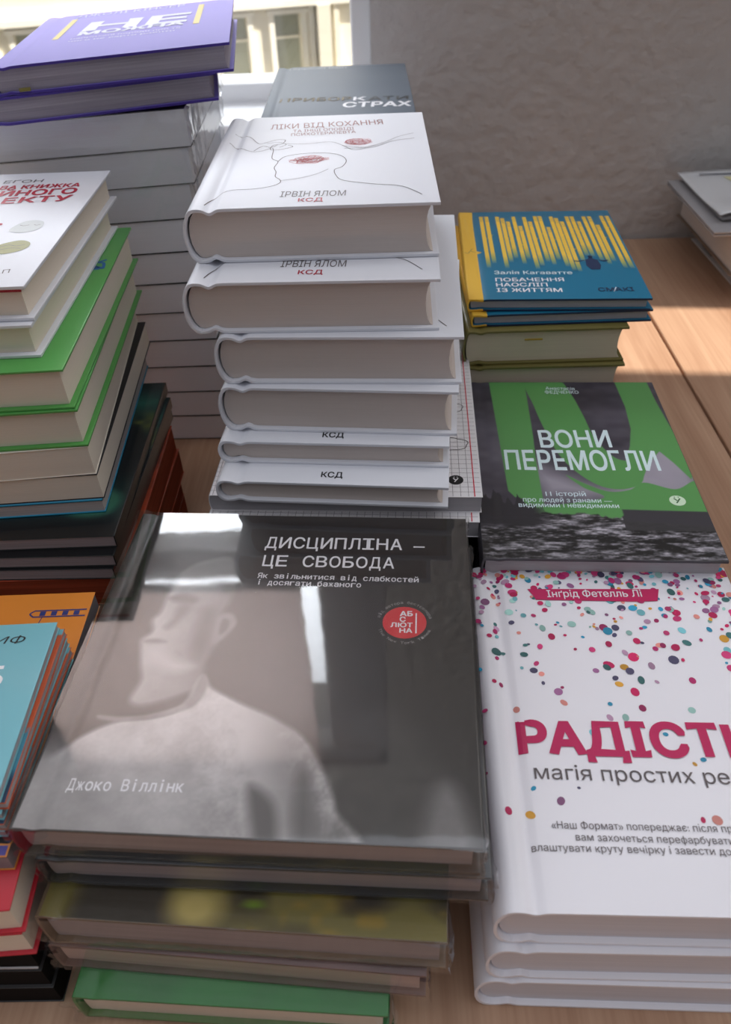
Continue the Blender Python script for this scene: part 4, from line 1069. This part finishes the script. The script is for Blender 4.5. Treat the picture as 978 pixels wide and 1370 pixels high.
for i, (c, (x, y)) in enumerate(zip(bkl, [(-.1690, .1430), (-.1685, .1418), (-.1680, .1410)])):
    root_dims[c.name] = dims(bk); place(c, x, y, .0570-.0189*i, .8, T=.0185, fr=True); tag(c, blab[i], 'book', 'black books at the front left')
boxes('cover_edge', [(.001, .1590, -.0004, .0004, .0002, .0010)], mat('white card edge', (200, 196, 196), .6), bkl[0])

# ------------------------------------------------------------------ stack at the right edge, by the wall
ra = build_book('hardcover_book', .1500, .2050, .0340, mat('off-white cover', (222, 220, 218), .45), P_WHITE, bulge=.002, square=.014)
place(ra, .4370 + .15, .9080 + .205, .0340, 181.5)
V, F = stroke([(0, 0), (6, -9), (14, -16), (20, -30), (24, -48), (25, -66)], 4.5)
def ribbon_mesh(pts, wdt):
    V, F = [], []
    for i, p in enumerate(pts):
        q = Vector(pts[min(i+1, len(pts)-1)]) - Vector(pts[max(i-1, 0)]); nrm = Vector((-q.y, q.x, 0)).normalized()*wdt/2 if q.xy.length > 1e-6 else Vector((wdt/2, 0, 0))
        V += [Vector(p)+nrm, Vector(p)-nrm]
        if i: F.append((2*i-2, 2*i-1, 2*i+1, 2*i))
    return V, F
V, F = ribbon_mesh([(.128, .020, .016), (.140, .010, .012), (.1475, .004, .008), (.1505, .0, .010), (.1500, .008, .012), (.1475, .020, .010), (.1465, .045, .006), (.1450, .070, .004)], .004)
o = mesh_obj('ribbon', V, F, mat('black satin ribbon', (20, 20, 22), .4), ra); md = o.modifiers.new('thick', 'SOLIDIFY'); md.thickness = .0006
tag(ra, 'off-white hardcover with a black ribbon marker, lowest of the stack by the wall', 'book', 'stack by the wall at the right edge')
rb_ = build_book('hardcover_book', .1500, .2050, .0490, mat('tan brown cover', (128, 108, 90), .45), P_WHITE, bulge=.002, square=.004)
place(rb_, .4090 + .15, .9080 + .205, .0838, 181.0)
boxes('cover_patch', [(.1, .14, .2040, .2062, .040, .0492)], mat('yellow patch', (214, 178, 40), .5), rb_)
tag(rb_, 'brown hardcover between the ribboned book and the grey one by the wall', 'book', 'stack by the wall at the right edge')
rc = build_book('hardcover_book', .1600, .1850, .0050, mat('pale grey cover', (172, 170, 172), .42, coat=.1), P_GREY, bulge=.002, square=.004)
place(rc, .3790 + .16, .9050 + .185, .0890, 180.6)
tag(rc, 'pale grey hardcover under the curling white magazine by the wall', 'book', 'stack by the wall at the right edge')
mg = empty('magazine', (.3930, .9280, TZ+.0896)); tag(mg, 'white magazine with a curling corner on top of the stack by the wall', 'magazine', 'stack by the wall at the right edge')
V, F = [], []
nx, ny = 24, 24
for j in range(ny+1):
    for i in range(nx+1):
        x = .16*i/nx; y = .17*j/ny; cur = .010*math.exp(-((x-.02)/.03)**2)*math.exp(-((y)/.05)**2)
        V.append((x, y + .012*math.sin(x*30)*(1-j/ny)*.3, .0065 + cur*.6 + .002*math.sin(x*22)))
F = [(j*(nx+1)+i, j*(nx+1)+i+1, (j+1)*(nx+1)+i+1, (j+1)*(nx+1)+i) for j in range(ny) for i in range(nx)]
o = mesh_obj('cover_page', V, F, mat('glossy white page', (236, 238, 240), .25, coat=.3), mg, smooth=True); md = o.modifiers.new('thick', 'SOLIDIFY'); md.thickness = .0006; md.offset = -1
V2 = [(v[0]+.004*(k_ % 2)*0+.005, v[1]+.004, v[2]*.45) for k_, v in enumerate(V)]
o = mesh_obj('inner_pages', V2, F, mat('grey halftone page', (170, 170, 172), .6, var=.25, vscale=900), mg, smooth=True); md = o.modifiers.new('thick', 'SOLIDIFY'); md.thickness = .0025; md.offset = -1
o = mesh_obj('header_line', [(.022, .148, .0098), (.16, .148, .0098), (.16, .1515, .0098), (.022, .1515, .0098)], [(0, 1, 2, 3)], NAVY, mg)
o = mesh_obj('yellow_print', [(.06, .10, .0092), (.10, .10, .0092), (.085, .14, .0092), (.05, .14, .0092)], [(0, 1, 2, 3)], mat('pale yellow ink', (232, 228, 180), .4), mg)
